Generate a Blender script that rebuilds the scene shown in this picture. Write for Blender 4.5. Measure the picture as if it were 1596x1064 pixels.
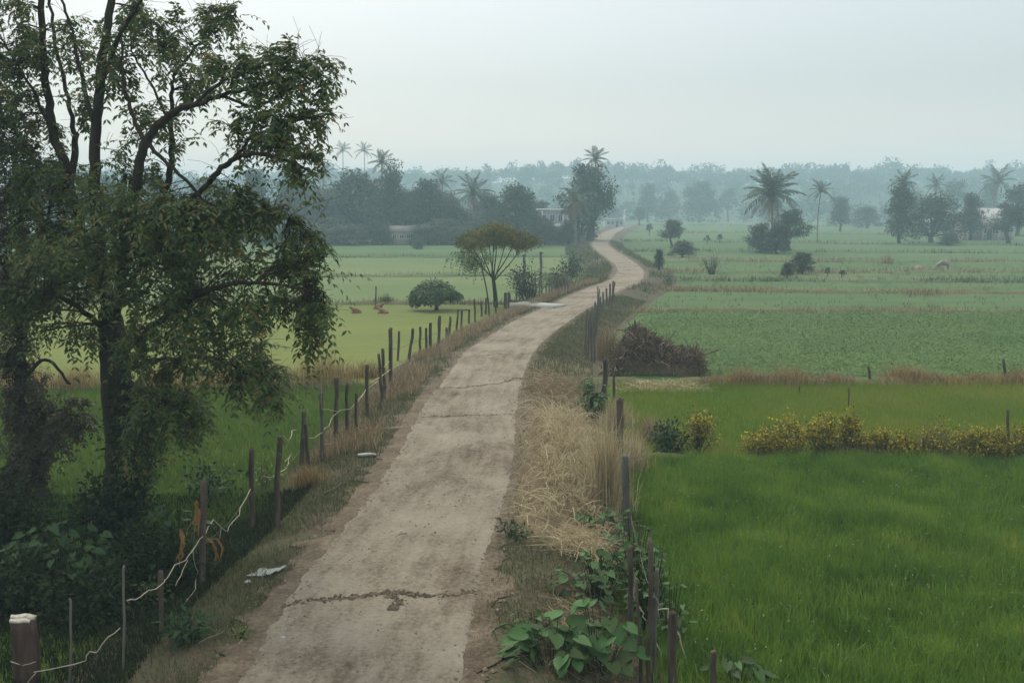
import bpy, math, random
import numpy as np

for o in list(bpy.data.objects):
    bpy.data.objects.remove(o)
SC = bpy.context.scene
COL = SC.collection
rad = math.radians

# ------------------------------------------------------------------ camera
CAM_H = 5.2
PITCH = rad(7.60)
FPX = 35.0 / 36.0 * 1596          # focal length in pixels of the 1596 wide photograph
cam = bpy.data.cameras.new('camera')
cam.lens = 35.0
cam.sensor_width = 36.0
cam.clip_start = 0.1
cam.clip_end = 8000
camo = bpy.data.objects.new('camera', cam)
COL.objects.link(camo)
camo.location = (0, 0, CAM_H)
camo.rotation_euler = (math.pi / 2 - PITCH, 0, 0)
SC.camera = camo

# ------------------------------------------------------------------ sky
SUN_EL, SUN_AZ = 48.0, -25.0       # degrees; azimuth clockwise from +Y
world = bpy.data.worlds.new('World')
SC.world = world
world.use_nodes = True
wt = world.node_tree
wt.nodes.clear()
w_out = wt.nodes.new('ShaderNodeOutputWorld')
w_bg = wt.nodes.new('ShaderNodeBackground')
w_sky = wt.nodes.new('ShaderNodeTexSky')
w_sky.sky_type = 'NISHITA'
w_sky.sun_disc = False
w_sky.sun_elevation = rad(SUN_EL)
w_sky.sun_rotation = rad(SUN_AZ)
w_sky.air_density = 1.0
w_sky.dust_density = 4.0
w_sky.ozone_density = 1.0
w_mix = wt.nodes.new('ShaderNodeMix')
w_mix.data_type = 'RGBA'
w_mix.inputs[0].default_value = 0.62        # a high even veil of cloud over the blue
w_mix.inputs[7].default_value = (6.6, 7.05, 7.15, 1)
wt.links.new(w_sky.outputs[0], w_mix.inputs[6])
# the veil brightens evenly from horizon to zenith, as an overcast sky does
w_tc = wt.nodes.new('ShaderNodeTexCoord')
w_sep = wt.nodes.new('ShaderNodeSeparateXYZ')
w_ramp = wt.nodes.new('ShaderNodeMapRange')
w_ramp.inputs[1].default_value = 0.12
w_ramp.inputs[2].default_value = 1.0
w_ramp.inputs[3].default_value = 0.56
w_ramp.inputs[4].default_value = 2.0
w_mul = wt.nodes.new('ShaderNodeVectorMath')
w_mul.operation = 'SCALE'
w_mul.inputs[0].default_value = (6.8, 7.05, 6.85)
wt.links.new(w_tc.outputs['Generated'], w_sep.inputs[0])
wt.links.new(w_sep.outputs[2], w_ramp.inputs[0])
wt.links.new(w_ramp.outputs[0], w_mul.inputs['Scale'])
# dusty, faintly rosy air low over the horizon
w_r2 = wt.nodes.new('ShaderNodeMapRange')
w_r2.interpolation_type = 'SMOOTHSTEP'
w_r2.inputs[1].default_value = 0.0
w_r2.inputs[2].default_value = 0.13
w_r2.inputs[3].default_value = 1.0
w_r2.inputs[4].default_value = 0.0
w_add = wt.nodes.new('ShaderNodeVectorMath')
w_add.operation = 'MULTIPLY_ADD'
w_add.inputs[1].default_value = (3.6, 2.3, 2.0)
wt.links.new(w_sep.outputs[2], w_r2.inputs[0])
wt.links.new(w_r2.outputs[0], w_add.inputs[0])
wt.links.new(w_mul.outputs[0], w_add.inputs[2])
wt.links.new(w_add.outputs[0], w_mix.inputs[7])
wt.links.new(w_mix.outputs[2], w_bg.inputs[0])
w_bg.inputs[1].default_value = 0.14
wt.links.new(w_bg.outputs[0], w_out.inputs[0])

sun = bpy.data.lights.new('sun', 'SUN')
sun.energy = 1.5
sun.angle = rad(14)
sun.color = (1.0, 0.93, 0.80)
suno = bpy.data.objects.new('sun', sun)
COL.objects.link(suno)
suno.rotation_euler = (rad(90 - SUN_EL), 0, math.pi - rad(SUN_AZ))
suno.location = (0, 0, 40)

SC.view_settings.view_transform = 'Standard'
SC.view_settings.look = 'None'
SC.view_settings.exposure = 0.28
SC.view_settings.gamma = 1.0
SC.view_settings.use_curve_mapping = False
SC.render.engine = 'CYCLES'
SC.cycles.use_denoising = True
SC.cycles.max_bounces = 5
SC.cycles.diffuse_bounces = 3
SC.cycles.glossy_bounces = 2
SC.cycles.transmission_bounces = 3
SC.cycles.volume_bounces = 1
SC.cycles.transparent_max_bounces = 6

HAZE_DENSITY = 0.0014

# ------------------------------------------------------------------ geometry of the place
rng = np.random.default_rng(7)
random.seed(7)
CP, SP = math.cos(PITCH), math.sin(PITCH)


def ray(u, v):
    a = (u - 798.0) / FPX
    b = (532.0 - v) / FPX
    return np.array([a, CP + b * SP, -SP + b * CP])


def on_z(u, v, z):
    d = ray(u, v)
    t = (z - CAM_H) / d[2]
    return np.array([d[0] * t, d[1] * t, z])


def on_y(u, v, y):
    d = ray(u, v)
    t = y / d[1]
    return np.array([d[0] * t, y, CAM_H + d[2] * t])


EDGES = [(1064, 348, 730), (1000, 392, 741), (925, 447, 753), (850, 513, 772), (800, 553, 788), (740, 590, 803),
         (700, 615, 808), (650, 648, 810), (600, 680, 815), (560, 712, 830), (540, 735, 842), (520, 765, 864),
         (500, 800, 892), (480, 843, 921), (470, 866, 938), (460, 887, 955), (450, 912, 974), (440, 941, 997),
         (430, 957, 1004), (420, 962, 1002), (410, 956, 991), (400, 941, 976), (390, 929, 959), (380, 922, 949),
         (370, 928, 956), (365, 934, 959), (360, 946, 966), (355, 962, 976)]
_L = np.array([on_z(l, v, 0.0) for v, l, r in EDGES])
_R = np.array([on_z(r, v, 0.0) for v, l, r in EDGES])
# towards the camera and past it
_d = (_L[0] - _L[1]) / abs(_L[0][1] - _L[1][1])
_d2 = (_R[0] - _R[1]) / abs(_R[0][1] - _R[1][1])
_L = np.vstack([_L[0] + _d * 14, _L])
_R = np.vstack([_R[0] + _d2 * 14, _R])
_L = np.vstack([_L, _L[-1] + np.array([9.0, 45, 0])])
_R = np.vstack([_R, _R[-1] + np.array([9.0, 45, 0])])


def dense(P, per=14):
    """Catmull-Rom through the points."""
    P = np.vstack([2 * P[0] - P[1], P, 2 * P[-1] - P[-2]])
    out = []
    for i in range(1, len(P) - 2):
        p0, p1, p2, p3 = P[i - 1], P[i], P[i + 1], P[i + 2]
        for t in np.linspace(0, 1, per, endpoint=False):
            out.append(0.5 * ((2 * p1) + (-p0 + p2) * t + (2 * p0 - 5 * p1 + 4 * p2 - p3) * t * t +
                              (-p0 + 3 * p1 - 3 * p2 + p3) * t ** 3))
    out.append(P[-2])
    return np.array(out)


ROAD_L, ROAD_R = dense(_L), dense(_R)
ROAD_C = (ROAD_L + ROAD_R) / 2


def road_dist(x, y):
    x = np.asarray(x, float)
    y = np.asarray(y, float)
    sh = x.shape
    p = np.stack([x.ravel(), y.ravel()], 1)
    A = ROAD_C[:-1:2, :2]
    B = ROAD_C[2::2, :2]
    n = min(len(A), len(B))
    A, B = A[:n], B[:n]
    best = np.full(len(p), 1e9)
    AB = B - A
    L2 = (AB ** 2).sum(1) + 1e-9
    for i in range(n):
        t = np.clip(((p - A[i]) @ AB[i]) / L2[i], 0, 1)
        q = p - (A[i] + t[:, None] * AB[i])
        best = np.minimum(best, np.hypot(q[:, 0], q[:, 1]))
    return best.reshape(sh)


def sstep(a, b, x):
    t = np.clip((x - a) / (b - a), 0, 1)
    return t * t * (3 - 2 * t)


FIELD_Z = -0.40


def wob(x, y):
    return (np.sin(x * 1.9 + 0.7 * y) + np.sin(2.7 * y - 1.1 * x + 2) + 0.6 * np.sin(4.3 * x + 3.1 * y + 1)) / 2.6


def height(x, y):
    d = road_dist(x, y)
    s = sstep(1.75, 3.6, d)
    n = wob(np.asarray(x), np.asarray(y)) * 0.035 * (1 - sstep(2.8, 4.2, d)) * sstep(1.2, 1.7, d)
    return FIELD_Z * s + n - 0.03 * sstep(3.2, 3.8, d) - 0.03 * (1 - sstep(1.1, 1.5, d))


def h1(x, y):
    return float(height(np.array([x]), np.array([y]))[0])


def G(u, v):
    """the ground point seen at a place of the photograph"""
    z = FIELD_Z
    for _ in range(7):
        p = on_z(u, v, z)
        z = 0.5 * z + 0.5 * h1(p[0], p[1])
    p = on_z(u, v, z)
    p[2] = h1(p[0], p[1])
    return p


def mpp(y):
    """metres in one pixel at distance y"""
    return y / FPX


def road_x(y):
    return np.interp(y, ROAD_C[:, 1], ROAD_C[:, 0])


# ------------------------------------------------------------------ helpers: mesh, objects
class MB:
    def __init__(s):
        s.v, s.f, s.n = [], [], 0
        s.uv = None

    def add(s, verts, faces):
        verts = np.asarray(verts, np.float64).reshape(-1, 3)
        faces = np.asarray(faces, np.int64)
        s.v.append(verts)
        s.f.append(faces + s.n)
        s.n += len(verts)

    def mesh(s, name, mat, smooth=False):
        me = bpy.data.meshes.new(name)
        if s.n:
            V = np.concatenate(s.v)
            me.vertices.add(len(V))
            me.vertices.foreach_set('co', V.ravel())
            tot = sum(f.size for f in s.f)
            np_ = sum(len(f) for f in s.f)
            me.loops.add(tot)
            me.polygons.add(np_)
            me.loops.foreach_set('vertex_index', np.concatenate([f.ravel() for f in s.f]).astype(np.int32))
            st, k = [], 0
            for f in s.f:
                st.append(k + np.arange(len(f)) * f.shape[1])
                k += f.size
            me.polygons.foreach_set('loop_start', np.concatenate(st).astype(np.int32))
            if smooth:
                me.polygons.foreach_set('use_smooth', np.ones(np_, bool))
            me.update(calc_edges=True)
        for m in (mat if isinstance(mat, (list, tuple)) else [mat]):
            me.materials.append(m)
        return me

    def build(s, name, mat, parent=None, smooth=False):
        o = bpy.data.objects.new(name, s.mesh(name, mat, smooth))
        COL.objects.link(o)
        if parent is not None:
            o.parent = parent
        return o

    # shapes
    def tube(s, P, R, n=6, cap=True):
        P = np.asarray(P, float)
        R = np.broadcast_to(np.asarray(R, float), (len(P),))
        T = np.gradient(P, axis=0)
        T /= np.linalg.norm(T, axis=1)[:, None] + 1e-9
        ref = np.array([0.31, 0.9, 0.17]) if abs(T[0][2]) > 0.8 else np.array([0, 0, 1.0])
        A = np.cross(T, ref)
        A /= np.linalg.norm(A, axis=1)[:, None] + 1e-9
        B = np.cross(T, A)
        a = np.arange(n) * 2 * np.pi / n
        V = P[:, None, :] + R[:, None, None] * (np.cos(a)[None, :, None] * A[:, None, :] + np.sin(a)[None, :, None] * B[:, None, :])
        i = np.arange(len(P) - 1)[:, None] * n
        j = np.arange(n)[None, :]
        k = (j + 1) % n
        F = np.stack([i + j, i + k, i + n + k, i + n + j], -1).reshape(-1, 4)
        base = s.n
        s.add(V.reshape(-1, 3), F)
        if cap and n >= 3:
            m = len(P)
            s.f.append(base + np.array([list(range((m - 1) * n, m * n))]))
            s.f.append(base + np.array([list(range(n - 1, -1, -1))]))

    def box(s, c, size, rot=None):
        c = np.asarray(c, float)
        h = np.asarray(size, float) / 2
        V = np.array([[x, y, z] for x in (-1, 1) for y in (-1, 1) for z in (-1, 1)], float) * h
        if rot is not None:
            V = V @ np.asarray(rot).T
        F = [[0, 1, 3, 2], [4, 6, 7, 5], [0, 4, 5, 1], [2, 3, 7, 6], [0, 2, 6, 4], [1, 5, 7, 3]]
        s.add(V + c, F)

    def ribbons(s, C, W, up=None):
        """C (N,K,3) curves, W (N,) widths: flat strips, tapering"""
        N, K, _ = C.shape
        T = np.gradient(C, axis=1)
        ref = rng.normal(size=(N, 1, 3)) if up is None else np.broadcast_to(up, (N, 1, 3))
        S = np.cross(T, ref)
        S /= np.linalg.norm(S, axis=2)[..., None] + 1e-9
        w = np.asarray(W)[:, None, None] * np.linspace(1, 0.45, K)[None, :, None] * 0.5
        V = np.stack([C - S * w, C + S * w], 2).reshape(-1, 3)
        b = (np.arange(N) * K * 2)[:, None]
        k = (np.arange(K - 1) * 2)[None, :]
        F = np.stack([b + k, b + k + 1, b + k + 3, b + k + 2], -1).reshape(-1, 4)
        s.add(V, F)

    def leaves(s, P, D, Nn, L, W, cup=0.15):
        """rhombic leaves: base P, direction D, normal hint Nn"""
        D = D / (np.linalg.norm(D, axis=1)[:, None] + 1e-9)
        S = np.cross(D, Nn)
        S /= np.linalg.norm(S, axis=1)[:, None] + 1e-9
        U = np.cross(S, D)
        L = np.broadcast_to(L, (len(P),))[:, None]
        W = np.broadcast_to(W, (len(P),))[:, None]
        m = P + D * L * 0.45 + U * W * cup
        V = np.stack([P, m + S * W * 0.5, P + D * L, m - S * W * 0.5], 1).reshape(-1, 3)
        b = np.arange(len(P))[:, None] * 4
        s.add(V, np.concatenate([b + np.array([[0, 1, 2]]), b + np.array([[0, 2, 3]])], 1).reshape(-1, 3))

    def blades(s, P, H, W, lean, bend=0.5, seg=2):
        """grass blades standing at P"""
        N = len(P)
        a = rng.uniform(0, 2 * np.pi, N)
        dirv = np.stack([np.cos(a), np.sin(a), np.zeros(N)], 1)
        b = rng.uniform(0, 2 * np.pi, N)
        side = np.stack([np.cos(b), np.sin(b), np.zeros(N)], 1)
        H = np.broadcast_to(H, (N,))[:, None]
        W = np.broadcast_to(W, (N,))[:, None]
        ln = np.broadcast_to(lean, (N,))[:, None]
        tip = P + np.array([0, 0, 1]) * H * np.sqrt(np.clip(1 - ln ** 2, 0.05, 1)) + dirv * H * ln
        if seg == 1:
            V = np.stack([P - side * W / 2, P + side * W / 2, tip], 1).reshape(-1, 3)
            s.add(V, (np.arange(N)[:, None] * 3 + np.array([[0, 1, 2]])))
        else:
            mid = P + np.array([0, 0, 1]) * H * 0.6 + dirv * H * ln * (0.6 * bend)
            V = np.stack([P - side * W / 2, P + side * W / 2, mid + side * W * 0.38, mid - side * W * 0.38, tip], 1).reshape(-1, 3)
            k = np.arange(N)[:, None] * 5
            s.add(V, np.concatenate([k + np.array([[0, 1, 2]]), k + np.array([[0, 2, 3]]), k + np.array([[3, 2, 4]])], 1).reshape(-1, 3))

    def sprays(s, O, D, L, n, leafL, leafW, droop=0.6):
        """pinnate sprays: a drooping rachis with leaflets in pairs"""
        N = len(O)
        D = D / (np.linalg.norm(D, axis=1)[:, None] + 1e-9)
        L = np.broadcast_to(L, (N,))
        t = np.linspace(0.15, 1.0, n)
        dr = droop * rng.uniform(0.5, 1.4, N)
        C = O[:, None, :] + D[:, None, :] * (L[:, None] * t[None, :])[..., None]
        C[:, :, 2] -= dr[:, None] * L[:, None] * t[None, :] ** 2
        T = np.repeat(D[:, None, :], n, 1).copy()
        T[:, :, 2] -= 2 * dr[:, None] * t[None, :]
        T /= np.linalg.norm(T, axis=2)[..., None]
        side = np.cross(T, np.array([0, 0, 1.0]))
        side /= np.linalg.norm(side, axis=2)[..., None] + 1e-6
        for sg in (-1, 1):
            dirs = side * sg * 0.8 + T * 0.5 + rng.normal(0, 0.22, (N, n, 3))
            dirs[:, :, 2] -= 0.35
            nn = np.cross(side, T) + rng.normal(0, 0.35, (N, n, 3))
            ll = leafL * rng.uniform(0.7, 1.2, N * n)
            s.leaves(C.reshape(-1, 3), dirs.reshape(-1, 3), nn.reshape(-1, 3), ll, ll * leafW, 0.2)


def put(o, label=None, cat=None, group=None, kind=None):
    if label:
        o['label'] = label
    if cat:
        o['category'] = cat
    if group:
        o['group'] = group
    if kind:
        o['kind'] = kind
    return o


def empty(name, loc, label, cat, group=None, rz=0.0, scale=(1, 1, 1)):
    o = bpy.data.objects.new(name, None)
    COL.objects.link(o)
    o.empty_display_size = 0.2
    o.location = tuple(loc)
    o.rotation_euler = (0, 0, rz)
    o.scale = scale
    return put(o, label, cat, group)


def child(name, me, parent, loc=(0, 0, 0), rot=(0, 0, 0), scale=(1, 1, 1)):
    o = bpy.data.objects.new(name, me)
    COL.objects.link(o)
    o.parent = parent
    o.location = tuple(loc)
    o.rotation_euler = rot
    o.scale = scale
    return o


# ------------------------------------------------------------------ materials
def lin(c):
    return tuple((x / 255 / 12.92 if x / 255 <= 0.04045 else ((x / 255 + 0.055) / 1.055) ** 2.4) for x in c)


def new_mat(name):
    m = bpy.data.materials.new(name)
    m.use_nodes = True
    nt = m.node_tree
    nt.nodes.clear()
    out = nt.nodes.new('ShaderNodeOutputMaterial')
    b = nt.nodes.new('ShaderNodeBsdfPrincipled')
    b.inputs['Specular IOR Level'].default_value = 0.25
    nt.links.new(b.outputs[0], out.inputs[0])
    return m, nt, b, out


def ramp(nt, cols, pos=None):
    r = nt.nodes.new('ShaderNodeValToRGB')
    e = r.color_ramp.elements
    n = len(cols)
    for i, c in enumerate(cols):
        p = pos[i] if pos else i / (n - 1)
        if i < 2:
            el = e[i]
            el.position = p
        else:
            el = e.new(p)
        el.color = (*c, 1)
    return r


def leaf_mat(name, cols, trans=0.25, rough=0.55, objvar=0.0, pos=None, spec=0.25, patch=None):
    m, nt, b, out = new_mat(name)
    g = nt.nodes.new('ShaderNodeNewGeometry')
    r = ramp(nt, cols, pos)
    nt.links.new(g.outputs['Random Per Island'], r.inputs[0])
    if patch:
        pn = nt.nodes.new('ShaderNodeTexNoise')
        pn.inputs['Scale'].default_value = patch[0]
        pn.inputs['Detail'].default_value = 4
        nt.links.new(g.outputs['Position'], pn.inputs['Vector'])
        sc_ = nt.nodes.new('ShaderNodeMapRange')
        sc_.inputs[1].default_value = .3
        sc_.inputs[2].default_value = .7
        nt.links.new(pn.outputs[0], sc_.inputs[0])
        mxp = nt.nodes.new('ShaderNodeMix')
        mxp.inputs[0].default_value = patch[1]
        nt.links.new(g.outputs['Random Per Island'], mxp.inputs[2])
        nt.links.new(sc_.outputs[0], mxp.inputs[3])
        nt.links.new(mxp.outputs[0], r.inputs[0])
    src = r.outputs[0]
    if objvar:
        oi = nt.nodes.new('ShaderNodeObjectInfo')
        hs = nt.nodes.new('ShaderNodeHueSaturation')
        mr = nt.nodes.new('ShaderNodeMapRange')
        mr.inputs[3].default_value = 1 - objvar
        mr.inputs[4].default_value = 1 + objvar
        nt.links.new(oi.outputs['Random'], mr.inputs[0])
        nt.links.new(mr.outputs[0], hs.inputs['Value'])
        mr2 = nt.nodes.new('ShaderNodeMapRange')
        mr2.inputs[3].default_value = 0.47
        mr2.inputs[4].default_value = 0.52
        nt.links.new(oi.outputs['Random'], mr2.inputs[0])
        nt.links.new(mr2.outputs[0], hs.inputs['Hue'])
        nt.links.new(src, hs.inputs['Color'])
        src = hs.outputs[0]
    nt.links.new(src, b.inputs['Base Color'])
    b.inputs['Roughness'].default_value = rough
    b.inputs['Specular IOR Level'].default_value = spec
    if trans:
        t = nt.nodes.new('ShaderNodeBsdfTranslucent')
        nt.links.new(src, t.inputs[0])
        mx = nt.nodes.new('ShaderNodeMixShader')
        mx.inputs[0].default_value = trans
        nt.links.new(b.outputs[0], mx.inputs[1])
        nt.links.new(t.outputs[0], mx.inputs[2])
        nt.links.new(mx.outputs[0], out.inputs[0])
    return m


def noise_mat(name, cols, scale=1.0, pos=None, rough=0.9, fine=None, bump=0.0, bscale=20.0, detail=6.0, stretch=(1, 1, 1), obj=False, fine_amt=0.35):
    """ground and bark: two octaves of noise through a ramp; world position unless obj"""
    m, nt, b, out = new_mat(name)
    if obj:
        tc = nt.nodes.new('ShaderNodeTexCoord')
        co = tc.outputs['Object']
    else:
        g = nt.nodes.new('ShaderNodeNewGeometry')
        co = g.outputs['Position']
    mp = nt.nodes.new('ShaderNodeMapping')
    mp.inputs['Scale'].default_value = stretch
    nt.links.new(co, mp.inputs[0])
    n1 = nt.nodes.new('ShaderNodeTexNoise')
    n1.inputs['Scale'].default_value = scale
    n1.inputs['Detail'].default_value = detail
    n1.inputs['Roughness'].default_value = 0.62
    nt.links.new(mp.outputs[0], n1.inputs['Vector'])
    r = ramp(nt, cols, pos)
    fac = n1.outputs[0]
    if fine:
        n2 = nt.nodes.new('ShaderNodeTexNoise')
        n2.inputs['Scale'].default_value = fine
        n2.inputs['Detail'].default_value = 4
        nt.links.new(mp.outputs[0], n2.inputs['Vector'])
        mx = nt.nodes.new('ShaderNodeMix')
        mx.inputs[0].default_value = fine_amt
        nt.links.new(n1.outputs[0], mx.inputs[2])
        nt.links.new(n2.outputs[0], mx.inputs[3])
        fac = mx.outputs[0]
    nt.links.new(fac, r.inputs[0])
    nt.links.new(r.outputs[0], b.inputs['Base Color'])
    b.inputs['Roughness'].default_value = rough
    b.inputs['Specular IOR Level'].default_value = 0.12
    if bump:
        n3 = nt.nodes.new('ShaderNodeTexNoise')
        n3.inputs['Scale'].default_value = bscale
        n3.inputs['Detail'].default_value = 5
        nt.links.new(mp.outputs[0], n3.inputs['Vector'])
        bp = nt.nodes.new('ShaderNodeBump')
        bp.inputs['Strength'].default_value = 0.9
        bp.inputs['Distance'].default_value = bump
        nt.links.new(n3.outputs[0], bp.inputs['Height'])
        nt.links.new(bp.outputs[0], b.inputs['Normal'])
    return m


M = {}
M['verge'] = noise_mat('verge_soil', [(.030, .036, .016), (.060, .048, .030), (.095, .075, .048), (.052, .064, .026), (.085, .085, .042)],
                       0.9, pos=[.28, .42, .5, .6, .75], fine=14, fine_amt=.45, bump=.03, bscale=24)
M['field_near'] = noise_mat('field_near', [(.040, .070, .010), (.070, .112, .015), (.10, .135, .020)], 0.5, pos=[.3, .5, .7], fine=18, bump=.05, bscale=14)
M['field_strip'] = noise_mat('field_strip', [(.085, .140, .020), (.125, .170, .026), (.18, .18, .034)], 0.22, pos=[.34, .5, .68], fine=8, bump=.05, bscale=10, stretch=(.5, 1, 1))
M['field_bean'] = noise_mat('field_bean', [(.062, .118, .032), (.090, .148, .042), (.125, .170, .050)], 0.2, pos=[.34, .5, .66], fine=5, bump=.08, bscale=6, stretch=(.6, 1, 1))
M['field_far'] = noise_mat('field_far', [(.040, .086, .026), (.060, .108, .032), (.080, .118, .038), (.14, .116, .060)], 0.07, pos=[.36, .48, .56, .66], fine=.45, bump=.05, bscale=3, stretch=(.3, 1, 1), fine_amt=.4)
M['field_yellow'] = noise_mat('field_yellow', [(.092, .118, .024), (.118, .142, .030), (.145, .155, .040)], 0.1, pos=[.34, .5, .68], fine=4, bump=.03, bscale=8, stretch=(.4, 1, 1))
M['field_pale'] = noise_mat('field_pale', [(.080, .120, .038), (.105, .142, .046), (.135, .155, .058)], 0.08, pos=[.34, .5, .68], fine=2, bump=.03, bscale=5, stretch=(.4, 1, 1))
M['plain'] = noise_mat('plain', [(.060, .090, .040), (.090, .115, .052), (.125, .125, .068)], 0.05, pos=[.34, .5, .68], fine=.7, stretch=(.5, 1, 1))
M['bund'] = noise_mat('bund_soil', [(.055, .065, .024), (.095, .090, .040), (.140, .115, .060)], 0.7, pos=[.34, .5, .68], fine=7, bump=.05, bscale=9)
M['shoulder'] = noise_mat('shoulder_soil', [(.062, .046, .030), (.115, .088, .059), (.19, .150, .104)], 1.6, pos=[.35, .5, .66], fine=18, fine_amt=.45, bump=.03, bscale=22)
M['clod'] = leaf_mat('clod', [(.09, .068, .046), (.16, .125, .088), (.24, .20, .15)], 0, .9)
M['hill'] = noise_mat('hill_ground', [(.035, .055, .028), (.055, .075, .035)], 0.02)
M['soil'] = noise_mat('crack_soil', [(.050, .036, .024), (.10, .074, .050), (.17, .135, .095)], 6, pos=[.35, .5, .65], fine=40, bump=.02, bscale=60)
M['bark'] = noise_mat('bark', [(.014, .011, .008), (.028, .021, .015), (.048, .037, .027)], 5, pos=[.3, .5, .7], bump=.03, bscale=18, stretch=(1, 1, .3), obj=True)
M['bark_pale'] = noise_mat('bark_pale', [(.09, .075, .058), (.15, .13, .10), (.22, .19, .15)], 4, pos=[.3, .5, .7], bump=.02, bscale=14, stretch=(1, 1, .3), obj=True)
M['post'] = noise_mat('post_wood', [(.035, .026, .019), (.080, .062, .047), (.150, .122, .095)], 7, pos=[.32, .5, .7], bump=.012, bscale=40, stretch=(1, 1, .18), obj=True)
M['bark_red'] = noise_mat('bark_red', [(.030, .019, .016), (.060, .038, .031), (.10, .066, .05)], 6, pos=[.32, .5, .7], bump=.02, bscale=30, stretch=(1, 1, .2), obj=True)
M['post_grey'] = noise_mat('post_grey', [(.065, .060, .052), (.115, .105, .09), (.17, .155, .13)], 7, pos=[.32, .5, .7], bump=.012, bscale=40, stretch=(1, 1, .18), obj=True)
M['cutwood'] = noise_mat('cut_wood', [(.30, .26, .20), (.46, .42, .34), (.58, .55, .47)], 16, pos=[.3, .5, .7], bump=.006, bscale=60, obj=True)
M['vine_dry'] = noise_mat('vine_dry', [(.26, .21, .15), (.40, .34, .26), (.52, .47, .38)], 9, obj=True)
M['litter'] = noise_mat('litter', [(.22, .23, .21), (.36, .37, .34)], 9, rough=.6, obj=True)
M['concrete'] = noise_mat('concrete', [(.30, .29, .26), (.42, .41, .37), (.5, .49, .45)], 1.5, fine=12, obj=True)
M['stone'] = noise_mat('stone_pillar', [(.07, .065, .058), (.13, .12, .105)], 3, bump=.05, bscale=6, obj=True)

M['leaf_big'] = leaf_mat('leaf_big', [(.032, .060, .018), (.060, .100, .027), (.096, .138, .034), (.14, .15, .036), (.20, .11, .035)],
                         .42, .5, pos=[0, .35, .7, .92, .99])
M['leaf_rust'] = leaf_mat('leaf_rust', [(.026, .030, .016), (.045, .042, .020), (.075, .048, .022)], .25, .6)
M['leaf_bush'] = leaf_mat('leaf_bush', [(.018, .042, .016), (.030, .064, .022), (.050, .090, .030)], .18, .6, spec=.12)
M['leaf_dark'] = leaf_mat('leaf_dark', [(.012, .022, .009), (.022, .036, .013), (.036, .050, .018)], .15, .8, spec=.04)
M['leaf_mid'] = leaf_mat('leaf_mid', [(.018, .030, .014), (.032, .050, .022), (.052, .072, .030)], .22, .6, objvar=.28)
M['leaf_dome'] = leaf_mat('leaf_dome', [(.024, .052, .015), (.055, .100, .024), (.105, .155, .036)], .25, .55)
M['leaf_umb'] = leaf_mat('leaf_umbrella', [(.050, .080, .018), (.105, .135, .030), (.17, .155, .036), (.25, .14, .04)], .3, .55, pos=[0, .45, .75, 1])
M['leaf_lime'] = leaf_mat('leaf_lime', [(.070, .120, .024), (.115, .175, .034), (.16, .22, .05)], .3, .5)
M['leaf_creep'] = leaf_mat('leaf_creeper', [(.040, .088, .026), (.055, .110, .034), (.08, .135, .045)], .25, .6, objvar=.5, spec=.15)
M['leaf_yellow'] = leaf_mat('leaf_yellow', [(.055, .075, .018), (.12, .13, .022), (.36, .29, .022), (.55, .42, .03)], .25, .6, pos=[0, .25, .6, 1])
M['palm'] = leaf_mat('palm', [(.030, .050, .020), (.050, .075, .028), (.075, .090, .038)], .22, .5, objvar=.2)
M['palm_dead'] = leaf_mat('palm_dead', [(.14, .10, .065), (.20, .15, .10)], .15, .7)
M['wood_far'] = leaf_mat('wood_far', [(.024, .042, .022), (.040, .062, .030), (.060, .078, .036)], .15, .7)
M['grass_near'] = leaf_mat('grass_near', [(.044, .096, .012), (.098, .188, .022), (.172, .265, .036), (.33, .32, .07)], .38, .6, pos=[0, .4, .8, 1], patch=(.8, .62))
M['grass_meadow'] = leaf_mat('grass_meadow', [(.048, .100, .014), (.092, .158, .024), (.140, .200, .036)], .3, .6, patch=(.4, .5))
M['grass_strip'] = leaf_mat('grass_strip', [(.105, .185, .020), (.165, .235, .028), (.28, .245, .045)], .3, .6, patch=(.25, .6))
M['grass_bean'] = leaf_mat('grass_bean', [(.070, .135, .030), (.108, .180, .044), (.150, .222, .060)], .25, .6, patch=(.2, .5))
M['grass_verge'] = leaf_mat('grass_verge', [(.045, .068, .020), (.072, .098, .030), (.115, .115, .045), (.20, .155, .085)], .25, .7, pos=[0, .5, .8, 1])
M['grass_rust'] = leaf_mat('grass_rust', [(.13, .085, .036), (.26, .165, .072), (.40, .29, .13), (.16, .155, .05)], .2, .75)
M['straw'] = leaf_mat('straw', [(.24, .18, .095), (.42, .34, .20), (.60, .51, .33)], .2, .7)
M['straw_brown'] = leaf_mat('straw_brown', [(.14, .10, .055), (.25, .185, .105), (.40, .31, .19)], .2, .7)
M['twig'] = leaf_mat('twig', [(.040, .027, .016), (.105, .070, .043), (.21, .148, .096), (.42, .34, .25)], 0, .8, pos=[0, .5, .85, 1])
M['straw_mat'] = noise_mat('straw_mat', [(.06, .045, .024), (.13, .10, .055), (.22, .17, .10)], 9, pos=[.35, .5, .66], fine=45, bump=.03, bscale=50, stretch=(1, .4, 1))  # brown straw, darkened to paint in the shade of hollows between stalks
M['flower'] = leaf_mat('flower', [(.50, .36, .02), (.60, .45, .04)], .2, .6)
M['flower_white'] = leaf_mat('flower_white', [(.20, .26, .12), (.42, .46, .32)], .2, .6)
M['dead_leaf'] = leaf_mat('dead_leaf', [(.22, .12, .04), (.34, .19, .07)], .25, .7)

# road: sandy soil over concrete slabs, wheel tracks follow the road's own coordinates
m, nt, b, out = new_mat('road_dirt')
uvn = nt.nodes.new('ShaderNodeUVMap')
g = nt.nodes.new('ShaderNodeNewGeometry')


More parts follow.
